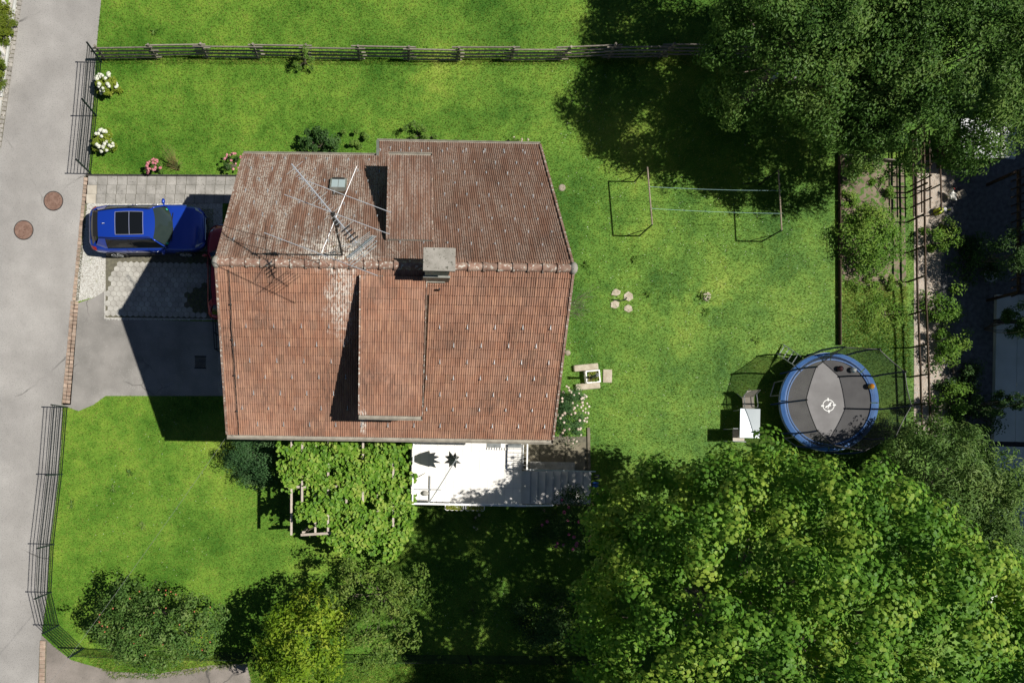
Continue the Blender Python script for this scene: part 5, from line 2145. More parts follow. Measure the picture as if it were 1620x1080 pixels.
M['net'] = net_mat()
order = sorted(range(len(angs)), key=lambda i: angs[i] % (2 * math.pi))
nt_ = MB()
vs, fs = [], []
seg = 5
cols_ = []
for q in range(len(order)):
    i, j = order[q], order[(q + 1) % len(order)]
    a0, a1 = angs[i] % (2 * math.pi), angs[j] % (2 * math.pi)
    if a1 < a0:
        a1 += 2 * math.pi
    for s_ in range(seg):
        f = s_ / seg
        a = a0 + (a1 - a0) * f
        top = lerp(tops[i], tops[j], f)
        sag = .05 * math.sin(math.pi * f)
        cols_.append((Vector((TC.x + (TR - .27) * math.cos(a), TC.y + (TR - .27) * math.sin(a), .88)), Vector((TC.x + (TR - .12) * math.cos(a), TC.y + (TR - .12) * math.sin(a), 1.1)),
                      lerp(Vector((TC.x + (TR - .10) * math.cos(a), TC.y + (TR - .10) * math.sin(a), 1.8)), lerp(tops[i], tops[j], f), .3) - Vector((0, 0, .2)), top - Vector((0, 0, sag + .02))))
for c_ in cols_:
    vs += list(c_)
n = len(cols_)
for i in range(n):
    for j in range(3):
        a, b = i * 4 + j, ((i + 1) % n) * 4 + j
        fs.append((a, b, b + 1, a + 1))
nt_.add(vs, fs).build('safety_net', M['net'], tr, smooth=True)
MB().tube([c_[3] for c_ in cols_] + [cols_[0][3]], .016, 5).build('net_cord', M['black'], tr)
# emblem printed on the mat: a ring with four ticks and a leaping animal
M['print'] = mat('white_print', (0.62, 0.62, 0.60), None, rough=0.7)
ec = P(1310.7, 641, .866)
em = MB()
n = 40
vs = []
for i in range(n):
    a = 2 * math.pi * i / n
    for r_ in (.205, .235):
        vs.append((ec.x + r_ * math.cos(a), ec.y + r_ * math.sin(a), .868))
em.add(vs, [(2 * i, 2 * i + 1, (2 * i + 3) % (2 * n), (2 * i + 2) % (2 * n)) for i in range(n)])
for a in (R(5), R(95), R(185), R(275)):
    ca, sa = math.cos(a), math.sin(a)
    em.add([(ec.x + r_ * ca - w_ * sa, ec.y + r_ * sa + w_ * ca, .869) for r_, w_ in ((.17, -.022), (.29, -.028), (.29, .028), (.17, .022))], [(0, 1, 2, 3)])
an = [(-.13, -.06), (-.09, -.02), (-.03, .0), (.02, .07), (.07, .12), (.12, .13), (.13, .10), (.09, .085), (.08, .03), (.10, -.03), (.07, -.02), (.03, -.03), (.01, -.10), (-.03, -.14), (-.05, -.12),
      (-.01, -.09), (-.01, -.05), (-.06, -.07), (-.10, -.11), (-.12, -.10)]
em.sheet([(ec.x + x, ec.y + y, .869) for x, y in an])
em.build('emblem', M['print'], tr)
# ladder on the lawn side
la = MB()
l0, l1 = P(1234, 552, .05), P(1262, 571, .85)
sd_ = Vector((.12, .19, 0))
ld = MB().tube([l0 + sd_, l1 + sd_], .02, 6).tube([l0 - sd_, l1 - sd_], .02, 6).build('ladder', M['steel'], tr)
for i in range(4):
    q = lerp(l0, l1, .1 + .25 * i)
    MB().tube([q + sd_, q - sd_], .018, 6).build('rung', M['alu'], ld)
for (u, v, c1, c2, lab) in ((1329.5, 583, (.02, .02, .022), (.08, .03, .03), 'dark red and black ball lying at the trampoline edge'), (1350, 585, (.55, .56, .55), (.10, .20, .24), 'white and teal ball lying against the blue trampoline rim'),
                            (1378.5, 611, (.75, .25, .01), (.70, .60, .15), 'orange and yellow ball lying on the blue trampoline rim')):
    zz = .86 + .115 + (.05 if u > 1370 else 0)
    c = P(u, v, zz)
    o = MB().ball(c, .115, 16, 11).build('ball', mat('ball_' + str(u), c1, c2, 9.0, 0.4, lo=.48, hi=.52), smooth=True)
    tag(o, lab, 'ball', 'balls on the trampoline')

# ------------------------------------------------------------------ garden table and chairs
M['table'] = mat('pale_table_top', (0.42, 0.50, 0.53), (0.46, 0.54, 0.57), 2.0, 0.25, spec=0.5)
M['textile'] = mat('beige_textilene', (0.35, 0.31, 0.26), (0.42, 0.38, 0.32), 20.0, 0.8)
a, b = P(1170.3, 692, .73), P(1203, 646.5, .73)
gt = thing('garden_table', 'pale blue-white garden table under the edge of the maple', 'table', ((a.x + b.x) / 2, (a.y + b.y) / 2, 0))
MB().box(a.x, b.x, a.y, b.y, .705, .73).build('table_top', M['table'], gt, bevel=.006)
for x_ in (a.x + .05, b.x - .05):
    for y_ in (a.y + .05, b.y - .05):
        MB().tube([(x_, y_, 0), (x_, y_, .70)], .02, 8).build('leg', M['alu'], gt)


def chair(label, c, rz):
    t = thing('garden_chair', label, 'chair', c, rz, 'beige garden chairs at the table')
    MB().box(-.23, .23, -.02, .44, .40, .425).build('seat', M['textile'], t, local=True, bevel=.01)
    bk_ = MB()
    vs = []
    for i in range(6):
        f = i / 5
        for x_ in (-.23, .23):
            vs.append((x_, -.02 - .22 * f, .42 + .50 * f))
    for i in range(6):
        f = i / 5
        for x_ in (-.23, .23):
            vs.append((x_, -.045 - .22 * f, .42 + .50 * f))
    fs = []
    for i in range(5):
        fs += [(2 * i, 2 * i + 1, 2 * i + 3, 2 * i + 2), (12 + 2 * i + 2, 12 + 2 * i + 3, 12 + 2 * i + 1, 12 + 2 * i)]
    bk_.add(vs, fs).build('backrest', M['textile'], t, local=True)
    for s_ in (-1, 1):
        MB().tube([(s_ * .25, .42, 0), (s_ * .26, .40, .62), (s_ * .26, .30, .66), (s_ * .25, -.10, .64), (s_ * .25, -.24, .95)], .016, 6).build('arm_frame', M['alu'], t, local=True)
        MB().tube([(s_ * .24, -.22, 0), (s_ * .24, -.02, .42)], .016, 6).build('leg', M['alu'], t, local=True)
    return t


chair('beige mesh garden chair with curved arms at the lawn end of the pale table', P(1183, 629, .4) * 1.0 - Vector((0, 0, .4)), math.pi + .1)
chair('beige mesh garden chair at the house side of the pale table, half under the maple', P(1160, 688, .4) - Vector((0, 0, .4)), -math.pi / 2)

# ------------------------------------------------------------------ things on the lawn
M['stone'] = mat('worn_stone', (0.33, 0.28, 0.21), (0.43, 0.38, 0.30), 5.0, 0.9, bump=0.5, detail=8)
c = P(928, 597)
pl = thing('stone_planter', 'white framed planter between two rough stone slabs on the lawn', 'planter', c, .12)
for y_ in (.40, -.36):
    MB().box(-.50, .48, y_ - .13, y_ + .13, 0, .16).build('stone_slab', M['stone'], pl, local=True, bevel=.04)
fr_ = MB().box(-.08, .46, .20, .25, 0, .30).box(-.08, .46, -.26, -.21, 0, .30).box(-.10, -.05, -.26, .25, 0, .28).box(.43, .48, -.26, .25, 0, .28)
fr_.build('box', M['white'], pl, local=True, bevel=.008)
MB().box(-.06, .44, -.22, .21, .02, .20).build('soil', M['soil'], pl, local=True)
M['leaf_mid'] = leaf_mat('mid_leaf', (0.045, 0.11, 0.013), (0.10, 0.19, 0.026), (0.20, 0.28, 0.06), 0.3)
M['leaf_bright'] = leaf_mat('bright_leaf', (0.055, 0.14, 0.015), (0.125, 0.24, 0.028), (0.26, 0.34, 0.065), 0.33)
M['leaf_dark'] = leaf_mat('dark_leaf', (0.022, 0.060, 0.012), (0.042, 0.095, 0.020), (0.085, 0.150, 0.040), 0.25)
M['leaf_bluegreen'] = leaf_mat('blue_green_leaf', (0.025, 0.070, 0.022), (0.055, 0.125, 0.040), (0.12, 0.20, 0.075), 0.25)
M['leaf_lime'] = leaf_mat('yellow_green_leaf', (0.08, 0.15, 0.012), (0.17, 0.23, 0.020), (0.33, 0.34, 0.06), 0.35)
n = 130
pos = np.stack([c.x + RNG.uniform(.0, .4, n), c.y + RNG.uniform(-.2, .2, n), RNG.uniform(.2, .36, n)], -1)
leaves('plants', pos, RNG.normal(size=(n, 3)) * .5 + [0, 0, 1], .07, 'oval', M['leaf_lime'], pl)
b = P(932.5, 598)
lp = thing('tap_post', 'slim dark garden tap post with a pale cap standing in the planter', 'post', b)
MB().box(b.x - .045, b.x + .045, b.y - .045, b.y + .045, 0, 1.25).build('post', M['post_metal'], lp)
MB().add([(b.x - .065, b.y - .065, 1.25), (b.x + .065, b.y - .065, 1.25), (b.x + .065, b.y + .065, 1.25), (b.x - .065, b.y + .065, 1.25), (b.x, b.y, 1.36)], [(0, 1, 4), (1, 2, 4), (2, 3, 4), (3, 0, 4), (3, 2, 1, 0)]).build('cap', M['grey_paint'], lp)
MB().tube([(b.x, b.y, .9), (b.x + .12, b.y, .9), (b.x + .14, b.y, .84)], .015, 6).build('tap', M['steel'], lp)
a, d_ = P(953.5, 605), P(968, 584.5)
o = MB().box(a.x, d_.x, a.y, d_.y, 0, .05).build('stepping_stone', M['stone'], bevel=.015)
tag(o, 'single square stepping stone in the grass next to the stone planter', 'stone')
g_ = 'flat stones set in a square in the lawn'
labs = ['flat pale stone on the lawn beside the wooden fence end of the old hose', 'flat pale stone on the lawn at the loose end of the old hose', 'flat pale stone on the lawn at the house end of the old hose', 'flat pale stone on the lawn away from the old hose']
for (u, v, sx_, sy_, lab) in ((974.5, 463, .22, .17, labs[0]), (994, 469, .2, .2, labs[1]), (973, 482, .2, .2, labs[2]), (994, 488, .2, .18, labs[3])):
    q = P(u, v)
    mb = MB()
    pts = [(q.x + sx_ * math.cos(a) * random.uniform(.75, 1.1), q.y + sy_ * math.sin(a) * random.uniform(.75, 1.1)) for a in np.linspace(.6, .6 + 2 * math.pi, 6, endpoint=False)]
    o = mb.prism(pts, -.02, .03).build('flat_stone', M['stone'], bevel=.012)
    tag(o, lab, 'stone', g_)
o = MB().tube([P(968, 474, .03), P(975, 474.5, .05), P(982, 475.5, .03), P(988, 474.5, .04), P(992, 471, .05)], .022, 6).build('hose_piece', M['green_metal'], smooth=True)
tag(o, 'short dark piece of hose lying between four flat stones on the lawn', 'hose')
# tree stump with sprouting leaves
q = P(1117, 469)
ts_ = thing('tree_stump', 'low sawn stump with a few leaves in a bare lawn patch', 'stump', q)
MB().lathe(q, [(.20, -.02), (.17, .06), (.16, .12), (.02, .125)], 14).build('stump', M['stone'], ts_)
n = 60
pos = np.stack([q.x + RNG.normal(size=n) * .16 - .08, q.y + RNG.normal(size=n) * .12, RNG.uniform(.03, .25, n)], -1)
leaves('foliage', pos, RNG.normal(size=(n, 3)) * .6 + [0, 0, .8], .10, 'oval', M['leaf_mid'], ts_)
M['bare'] = mat('bare_earth', (0.22, 0.19, 0.14), (0.30, 0.26, 0.20), 8.0, 0.95, bump=0.6)
for (u, v, r_, lab) in ((889, 297, .16, 'small bare earth patch in the lawn by the clothes frame'), (898, 558, .13, 'small bare earth patch in the lawn by the roof edge')):
    q = P(u, v)
    o = MB().lathe(q, [(r_, -.01), (r_ * .8, .03), (r_ * .3, .045)], 12).build('bare_earth', M['bare'], smooth=True)
    tag(o, lab, 'molehill')


# ------------------------------------------------------------------ shrubs and flowers
M['petal_white'] = leaf_mat('white_petal', (0.55, 0.57, 0.42), (0.70, 0.71, 0.60), (0.80, 0.80, 0.74), 0.2)
M['petal_pink'] = leaf_mat('pink_petal', (0.42, 0.10, 0.13), (0.60, 0.22, 0.25), (0.72, 0.42, 0.42), 0.2)
M['petal_magenta'] = leaf_mat('magenta_petal', (0.30, 0.05, 0.14), (0.45, 0.10, 0.22), (0.55, 0.22, 0.32), 0.2)
M['petal_cream'] = leaf_mat('cream_petal', (0.55, 0.38, 0.28), (0.70, 0.58, 0.48), (0.80, 0.74, 0.66), 0.2)


def bush(name, label, cat, c, r, n, leaf, shape, mt, group=None, dome=.55, up=.7, stems=6, flower=None):
    """low dome of leaves; flower = (count, head radius, petals, petal size, material)"""
    c = Vector(c)
    t = thing(name, label, cat, (c.x, c.y, 0), 0, group)
    nc = max(6, n // 85)
    d = unit(RNG.normal(size=(nc * 3, 3)))
    d = d[d[:, 2] > -.15][:nc]
    C = np.array([c.x, c.y, r[2] * (1 - dome) * .6]) + d * np.array(r) * RNG.uniform(.5, 1.08, (len(d), 1))
    C[:, 2] = np.maximum(C[:, 2], .05)
    idx = RNG.integers(0, len(C), n)
    off = unit(RNG.normal(size=(n, 3))) * RNG.random((n, 1)) ** .5
    cr_ = RNG.uniform(.24, .44, (nc * 3, 1))[idx % (nc * 3)] * min(r[0], r[1])
    pos = C[idx] + off * cr_ * [1, 1, .7]
    pos[:, 2] = np.maximum(pos[:, 2], .02)
    nr = off * .6 + d[idx] * .4 + [0, 0, up] + RNG.normal(size=(n, 3)) * .3
    cr2 = RNG.random(len(C))
    leaves('foliage', pos, nr, leaf * RNG.uniform(.7, 1.3, n), shape, mt, t, np.clip(.4 * cr2[idx] + .6 * RNG.random(n), 0, 1))
    mb = MB()
    for i in range(stems):
        q = C[i % len(C)]
        limb(mb, (c.x + random.uniform(-.05, .05), c.y + random.uniform(-.05, .05), 0), q, .02, .006, .1, 4, 5)
    mb.build('stem', M['bark'], t)
    if flower:
        cnt, hr_, np_, ps, fm = flower
        dd = unit(RNG.normal(size=(np_, 3)))
        dd[:, 2] = np.abs(dd[:, 2]) * 1.0
        o = leaves('flower_head', dd * hr_ * RNG.uniform(.8, 1.0, (np_, 1)), dd + RNG.normal(size=dd.shape) * .2, ps, 'petal', fm, None)
        me = o.data
        bpy.data.objects.remove(o)
        for i in range(cnt):
            v = unit(RNG.normal(size=(1, 3)))[0]
            v[2] = abs(v[2]) * .8 + .25
            v /= np.linalg.norm(v)
            o = bpy.data.objects.new('flower_head', me)
            COL.objects.link(o)
            o.parent = t
            q = np.array(r) * v * RNG.uniform(.92, 1.08)
            o.location = (q[0], q[1], r[2] * (1 - dome) * .6 + q[2] + .04)
            o.rotation_euler = (RNG.uniform(-.4, .4), RNG.uniform(-.4, .4), RNG.uniform(0, 6.28))
            s = RNG.uniform(.75, 1.15)
            o.scale = (s, s, s)
    return t


hg = 'white hydrangeas along the road fence'
bush('hydrangea', 'round white hydrangea by the road fence, nearer the wooden rail fence', 'hydrangea', P(168, 133, .45), (.42, .46, .62), 1500, .11, 'oval', M['leaf_lime'], hg, flower=(24, .075, 60, .055, M['petal_white']))
bush('hydrangea', 'round white hydrangea by the road fence, nearer the slab path', 'hydrangea', P(163, 223, .45), (.42, .46, .62), 1500, .11, 'oval', M['leaf_lime'], hg, flower=(22, .075, 60, .055, M['petal_white']))
bush('rose_bush', 'small pink rose bush at the edge of the slab path, beside the dry grass tuft', 'rose', P(244, 266, .3), (.32, .36, .5), 600, .06, 'oval', M['leaf_mid'], 'pink roses beside the slab path', flower=(26, .055, 30, .05, M['petal_pink']))
bush('rose_bush', 'loose pink rose bush tucked under the corner of the tiled roof', 'rose', P(370, 259, .3), (.40, .38, .6), 500, .06, 'oval', M['leaf_dark'], 'pink roses beside the slab path', flower=(16, .045, 26, .045, M['petal_pink']))
bush('rose_bush', 'big glossy rose bush with cream-white blooms against the house corner', 'rose', P(903, 655, .6), (.70, 1.15, 1.1), 4200, .085, 'narrow', M['leaf_bluegreen'], None, flower=(60, .048, 26, .048, M['petal_cream']))
bush('shrub', 'dark green rounded shrub behind the house wall, beside the shorter roof edge', 'shrub', P(505, 224, .5), (.85, .55, .9), 1800, .10, 'oval', M['leaf_dark'])
bush('shrub', 'bright leafy plant growing next to the dark shrub behind the house', 'shrub', P(565, 218, .3), (.7, .35, .45), 700, .09, 'oval', M['leaf_mid'], stems=4)
bush('shrub', 'low green shrub half hidden by the longer roof edge behind the house', 'shrub', P(662, 208, .4), (.65, .4, .6), 1000, .10, 'narrow', M['leaf_mid'])
bush('shrub', 'small flowering plant peeping out at the roof corner by the clothes frames', 'shrub', P(823, 222, .2), (.35, .2, .3), 250, .07, 'oval', M['leaf_mid'], flower=(6, .04, 20, .04, M['petal_cream']))
bush('climbing_shrub', 'straggly shrub growing through the wooden rail fence', 'shrub', P(481, 92, .5), (.45, .42, 1.0), 900, .055, 'oval', M['leaf_mid'], stems=8)
bush('shrub', 'dense blue-green shrub at the corner of the house beside the pergola', 'shrub', P(405, 728, .9), (1.15, .95, 1.6), 6000, .10, 'narrow', M['leaf_bluegreen'])
bush('shrub', 'small leafy shrub beneath the flower boxes of the terrace', 'shrub', P(691, 820, .4), (.5, .5, .8), 900, .12, 'narrow', M['leaf_mid'])
bush('shrub', 'thin pale flowering plant beside the shaded terrace wall', 'shrub', P(753, 822, .4), (.45, .4, .6), 350, .09, 'oval', M['leaf_mid'], flower=(5, .05, 20, .045, M['petal_cream']))
bush('rhododendron', 'pink flowering rhododendron beside the garden steps', 'rhododendron', P(900, 825, .8), (1.35, 1.15, 1.5), 4200, .11, 'narrow', M['leaf_dark'], flower=(34, .07, 26, .06, M['petal_magenta']))
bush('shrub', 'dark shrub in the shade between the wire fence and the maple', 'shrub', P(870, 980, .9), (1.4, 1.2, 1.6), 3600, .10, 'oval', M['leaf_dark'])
bush('shrub', 'low weedy plant in the shaded middle of the back lawn', 'shrub', P(748, 962, .3), (.5, .45, .5), 450, .10, 'narrow', M['leaf_mid'], stems=5)
bush('garden_bush', 'large bright green bush in the middle of the garden bed', 'shrub', P(1379, 377, .5), (1.2, 1.3, .9), 6500, .09, 'oval', M['leaf_bright'])
for (u, v, n, s_, lab) in ((1362, 275, 300, .5, 'low scrubby plants at the tree end of the garden bed'), (1392, 300, 260, .45, 'low scrubby plants beside the lattice in the garden bed'), (1345, 318, 250, .4, 'low weeds by the garden bed edging'),
                           (1410, 440, 240, .4, 'low weeds on the bare soil beside the big bed bush'), (1362, 448, 300, .5, 'low weeds at the trampoline side of the garden bed'), (1400, 500, 700, .75, 'lush tall weeds in the corner of the garden bed')):
    bush('bed_plant', lab, 'plant', P(u, v, .1), (s_ * 1.25, s_ * 1.25, .28), int(n * 2.2), .075, 'oval', M['leaf_bright'], stems=3)
fg = 'leafy shrubs growing along the neighbour side of the garden path'
for (u, v, s_, lab) in ((1490, 372, .6, 'bright shrub beside the path, closest to the lime watering can'), (1497, 480, .75, 'bright shrub beside the path, level with the end of the pale concrete apron'), (1500, 545, .7, 'bright shrub beside the path, level with the trampoline net top'),
                        (1512, 636, .8, 'bright shrub beside the path, next to the slender-leaved tree')):
    bush('path_shrub', lab, 'shrub', P(u, v, .4), (s_ * 1.1, s_ * 1.1, .8), 1700, .09, 'oval', M['leaf_bright'], fg)
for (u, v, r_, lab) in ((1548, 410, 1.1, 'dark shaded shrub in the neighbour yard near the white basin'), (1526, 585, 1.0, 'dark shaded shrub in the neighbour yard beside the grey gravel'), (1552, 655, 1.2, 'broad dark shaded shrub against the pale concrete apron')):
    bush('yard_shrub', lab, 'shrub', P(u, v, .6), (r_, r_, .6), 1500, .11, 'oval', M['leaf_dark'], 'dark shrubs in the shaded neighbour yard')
bush('silver_shrub', 'silvery narrow-leaved shrub at the foot of the trampoline net', 'shrub', P(1418, 690, .8), (.75, .7, 1.2), 2200, .09, 'narrow', M['leaf_bluegreen'])
# bare twiggy branch beside the roof
q = P(893, 492, 2.0)
tb = thing('bare_sapling', 'thin bare branching sapling beside the roof edge', 'sapling', (q.x - .3, q.y, 0))
mb = MB()
r0 = Vector((q.x - .3, q.y, 0))
m0 = Vector((q.x - .1, q.y + .1, 2.2))
mb.tube([r0, lerp(r0, m0, .5), m0], [.03, .022, .014], 6)
for i in range(9):
    e = m0 + Vector((random.uniform(.2, 1.1), random.uniform(-.5, .9), random.uniform(.1, .6)))
    limb(mb, lerp(r0, m0, random.uniform(.75, 1)), e, .012, .004, .15, 4, 5)
    for _ in range(3):
        limb(mb, lerp(m0, e, random.uniform(.4, .8)), e + Vector((random.uniform(-.1, .4), random.uniform(-.4, .4), .1)), .006, .003, .1, 3, 4)
mb.build('branches', M['bark'], tb)
# dry ornamental grass tuft
q = P(282, 268)
dg = thing('grass_tuft', 'tall dry ornamental grass tuft leaning beside the slab path', 'grass tuft', q)
mb = MB()
for i in range(60):
    an_ = random.uniform(0, 6.28)
    if i < 34:
        e = q + Vector((random.uniform(-.55, .05), random.uniform(.1, .75), random.uniform(.7, 1.2)))
    else:
        e = q + Vector((.35 * math.cos(an_), .3 * math.sin(an_), random.uniform(.3, .6)))
    mb.tube([q + Vector((random.uniform(-.06, .06), random.uniform(-.06, .06), 0)), lerp(q, e, .5) + Vector((0, 0, .12)), e], [.008, .006, .002], 3)
mb.build('blades', mat('dry_grass', (0.30, 0.20, 0.09), (0.14, 0.17, 0.05), 5.0, 0.8), dg)
# rosette weeds in the lawn
wg = 'broad-leaved weeds in the lawn'
wl_ = [((245, 50), 'broad-leaved weed rosette in the grass beyond the wooden fence'), ((206, 748), 'broad-leaved weed in the front lawn towards the house corner'), ((181, 772), 'broad-leaved weed in the front lawn nearest the road fence middle post'),
       ((115, 797), 'broad-leaved weed close to the wire fence of the front lawn'), ((227, 832), 'pair of broad weeds in the front lawn towards the apple tree'), ((1026, 466), 'small leafy weed on the lawn beside the four flat stones'),
       ((927, 420), 'dark weed on the lawn by the ridge end of the roof'), ((1005, 411), 'broad weed on the lawn beside the clothes frame near the house'), ((1116, 494), 'small weed beside the sawn stump'), ((1198, 538), 'pale weed on the lawn near the trampoline ladder')]
for (u, v), lab in wl_:
    q = P(u, v)
    t = thing('lawn_weed', lab, 'weed', q, 0, wg)
    n = 14
    a_ = RNG.uniform(0, 6.28, n)
    r_ = RNG.uniform(.05, .14, n)
    pos = np.stack([q.x + np.cos(a_) * r_, q.y + np.sin(a_) * r_, RNG.uniform(.05, .12, n)], -1)
    tg = np.stack([np.cos(a_), np.sin(a_), np.full(n, .2)], -1)
    leaves('leaf_rosette', pos, np.stack([np.cos(a_) * -.2, np.sin(a_) * -.2, np.ones(n)], -1), RNG.uniform(.12, .22, n), 'narrow', M['leaf_mid'], t, tangent=tg)
# daisies
n = 900
poly = [P2(u, v) for u, v in [(860, 110), (1310, 150), (1320, 540), (1150, 690), (930, 690), (890, 560), (910, 420)]]
x, y = RNG.uniform(5, 19, n), RNG.uniform(0, 17, n)
k_ = in_poly(x, y, poly)
pos = np.stack([x[k_], y[k_], np.full(k_.sum(), .07)], -1)
n2 = 110
pos = np.concatenate([pos, np.stack([RNG.uniform(-12, -6.5, n2), RNG.uniform(-7, 2, n2), np.full(n2, .07)], -1)])
pos = np.concatenate([pos, np.stack([RNG.uniform(1, 8, n2), RNG.uniform(-8, -2.5, n2), np.full(n2, .07)], -1)])
o = leaves('daisies', pos, RNG.normal(size=pos.shape) * .15 + [0, 0, 1], .022, 'petal', M['petal_white'], None)
tag(stuff(o), 'tiny white daisies and clover scattered in the lawn', 'daisies')

# ------------------------------------------------------------------ trees
M['maple'] = leaf_mat('maple_leaf', (0.045, 0.130, 0.015), (0.120, 0.255, 0.028), (0.36, 0.44, 0.065), 0.38, nscale=0.5)
M['ash'] = leaf_mat('ash_leaf', (0.048, 0.110, 0.022), (0.10, 0.18, 0.038), (0.20, 0.27, 0.075), 0.3, nscale=0.7)
M['willow'] = leaf_mat('grey_green_leaf', (0.032, 0.082, 0.013), (0.070, 0.145, 0.024), (0.18, 0.26, 0.06), 0.3, nscale=0.6)
M['apple'] = leaf_mat('apple_leaf', (0.038, 0.092, 0.018), (0.085, 0.165, 0.032), (0.21, 0.28, 0.085), 0.3, nscale=1.2)
M['yellow'] = leaf_mat('golden_leaf', (0.070, 0.15, 0.010), (0.185, 0.29, 0.018), (0.40, 0.44, 0.055), 0.38, nscale=1.0)
M['plum'] = leaf_mat('plum_leaf', (0.05, 0.105, 0.018), (0.11, 0.185, 0.03), (0.24, 0.29, 0.07), 0.3, nscale=1.0)
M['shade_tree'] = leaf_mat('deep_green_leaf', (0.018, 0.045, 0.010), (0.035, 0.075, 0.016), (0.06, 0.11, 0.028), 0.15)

tree('maple_tree', 'huge broad sycamore maple with layered yellow-green leaves over the back garden', 'tree', (12.6, -6.2, 0),
     [((12.6, -6.2, 8.0), (6.4, 6.2, 4.6)), ((8.9, -5.6, 6.4), (2.6, 4.0, 2.8)), ((11.2, -1.9, 6.0), (4.4, 2.3, 2.6)), ((15.2, -2.6, 6.6), (2.7, 2.0, 2.6)), ((17.6, -7.2, 8.2), (4.2, 4.6, 4.2)), ((9.5, -9.5, 7.5), (3.2, 3.2, 3.2))],
     900, .50, 125, .112, 'maple', M['maple'], M['bark'], .45, .30, n_limb=30, flat=.85, up=.7, zmin=-.1, inner=.5, jit=.34, rag=.16, relief=1.7, drop=.21)
c = P(1497, 775, 3.6)
tree('ash_tree', 'slender-leaved green tree leaning against the maple by the trampoline', 'tree', (c.x, c.y, 0),
     [((c.x, c.y - .2, 3.3), (2.5, 2.4, 2.0)), ((c.x + .4, c.y - 1.8, 3.8), (2.1, 1.9, 2.0)), ((c.x + .2, c.y + 1.4, 2.4), (1.6, 1.2, 1.3))],
     330, .42, 80, .18, 'narrow', M['ash'], M['bark'], .16, .35, n_limb=20, up=.8)
c = P(1285, 50, 5)
tree('garden_tree', 'dark leafy tree shading the corner where the rail fence ends', 'tree', (c.x, c.y, 0),
     [((c.x + .2, c.y, 4.8), (3.5, 3.2, 2.8)), ((c.x - 1.1, c.y - .9, 4.2), (2.1, 1.9, 1.9)), ((c.x + 1.8, c.y - 1.2, 4.6), (2.2, 2.2, 2.4)), ((c.x, c.y + 3.4, 4.8), (3.2, 2.8, 2.6))],
     640, .45, 120, .12, 'oval', M['willow'], M['bark'], .22, .35, n_limb=24, up=.6)
c = P(1505, 105, 5)
tree('garden_tree', 'fine-leaved grey-green tree overhanging the white shed roof', 'tree', (c.x, c.y, 0),
     [((c.x, c.y, 5.0), (3.9, 3.3, 3.2)), ((c.x - 1.7, c.y - 1.6, 4.2), (2.2, 1.7, 2.0)), ((c.x + 1.6, c.y + 1.0, 5.6), (3.0, 3.0, 2.8)), ((c.x - 1.5, c.y + 2.4, 5.0), (2.6, 2.2, 2.4))],
     800, .40, 130, .11, 'oval', M['willow'], M['bark'], .22, .35, n_limb=24, up=.6)
at = tree('apple_tree', 'spreading apple tree with small red fruit in the front lawn corner by the road', 'tree', P(258, 985),
          [(tuple(P(255, 992, 2.3)), (2.35, 1.35, 1.3)), (tuple(P(205, 985, 2.0)), (1.3, 1.0, 1.0)), (tuple(P(305, 990, 2.2)), (1.0, .9, 1.1)), (tuple(P(215, 950, 2.0)), (1.1, .7, .8))],
          230, .30, 55, .115, 'oval', M['apple'], M['bark'], .09, .3, n_limb=22, up=.5, inner=.15, jit=.3, rag=.6)
n = 34
M['apple_skin'] = mat('red_apple', (0.34, 0.06, 0.04), (0.42, 0.20, 0.09), 6.0, 0.4)
ap = MB()
for i in range(n):
    v = unit(RNG.normal(size=(1, 3)))[0]
    v[2] = abs(v[2])
    q = P(255, 985, 2.3) + Vector((v[0] * 2.3, v[1] * 1.3, v[2] * 1.3 + random.uniform(-.1, .2)))
    ap.ball(q, .032, 6, 5)
stuff(ap.build('apples', M['apple_skin'], at, smooth=True))
tree('golden_tree', 'bright yellow-green fruit tree between the apple and plum trees', 'tree', P(478, 1000),
     [(tuple(P(478, 1025, 2.9)), (1.65, 1.6, 1.7)), (tuple(P(450, 1010, 2.6)), (1.1, .9, 1.2)), (tuple(P(505, 985, 2.8)), (1.1, 1.1, 1.3))],
     150, .30, 45, .15, 'oval', M['yellow'], M['bark'], .08, .3, n_limb=16, up=.5, inner=.15, jit=.3, rag=.6)
tree('plum_tree', 'open-branched green plum tree next to the golden tree', 'tree', P(600, 968),
     [(tuple(P(600, 975, 2.8)), (1.55, 1.7, 1.5)), (tuple(P(640, 940, 2.7)), (.9, 1.0, .9)), (tuple(P(565, 930, 2.5)), (1.1, 1.0, 1.0))],
     105, .27, 42, .13, 'oval', M['plum'], M['bark'], .08, .3, n_limb=34, up=.5, inner=.2, jit=.35, rag=.85)
# tall trees in the neighbour plot beyond the right edge, they shade the yard
sg = 'tall trees beyond the neighbour yard'
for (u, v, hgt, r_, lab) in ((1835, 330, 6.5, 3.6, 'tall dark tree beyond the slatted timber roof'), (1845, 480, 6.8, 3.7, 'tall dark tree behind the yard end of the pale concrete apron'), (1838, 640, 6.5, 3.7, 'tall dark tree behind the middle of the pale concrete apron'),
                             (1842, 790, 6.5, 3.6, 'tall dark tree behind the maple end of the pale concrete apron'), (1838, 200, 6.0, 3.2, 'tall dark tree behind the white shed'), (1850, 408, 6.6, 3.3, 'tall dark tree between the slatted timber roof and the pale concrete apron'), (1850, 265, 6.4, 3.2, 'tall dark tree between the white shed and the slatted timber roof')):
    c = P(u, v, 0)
    tree('shade_tree', lab, 'tree', c, [((c.x, c.y, hgt), (r_, r_, 3.6)), ((c.x - .8, c.y + .6, hgt - 1.5), (r_ * .8, r_ * .8, 2.4))], 200, .9, 110, .26, 'oval', M['shade_tree'], M['bark'], .25, .35, sg, n_limb=14)
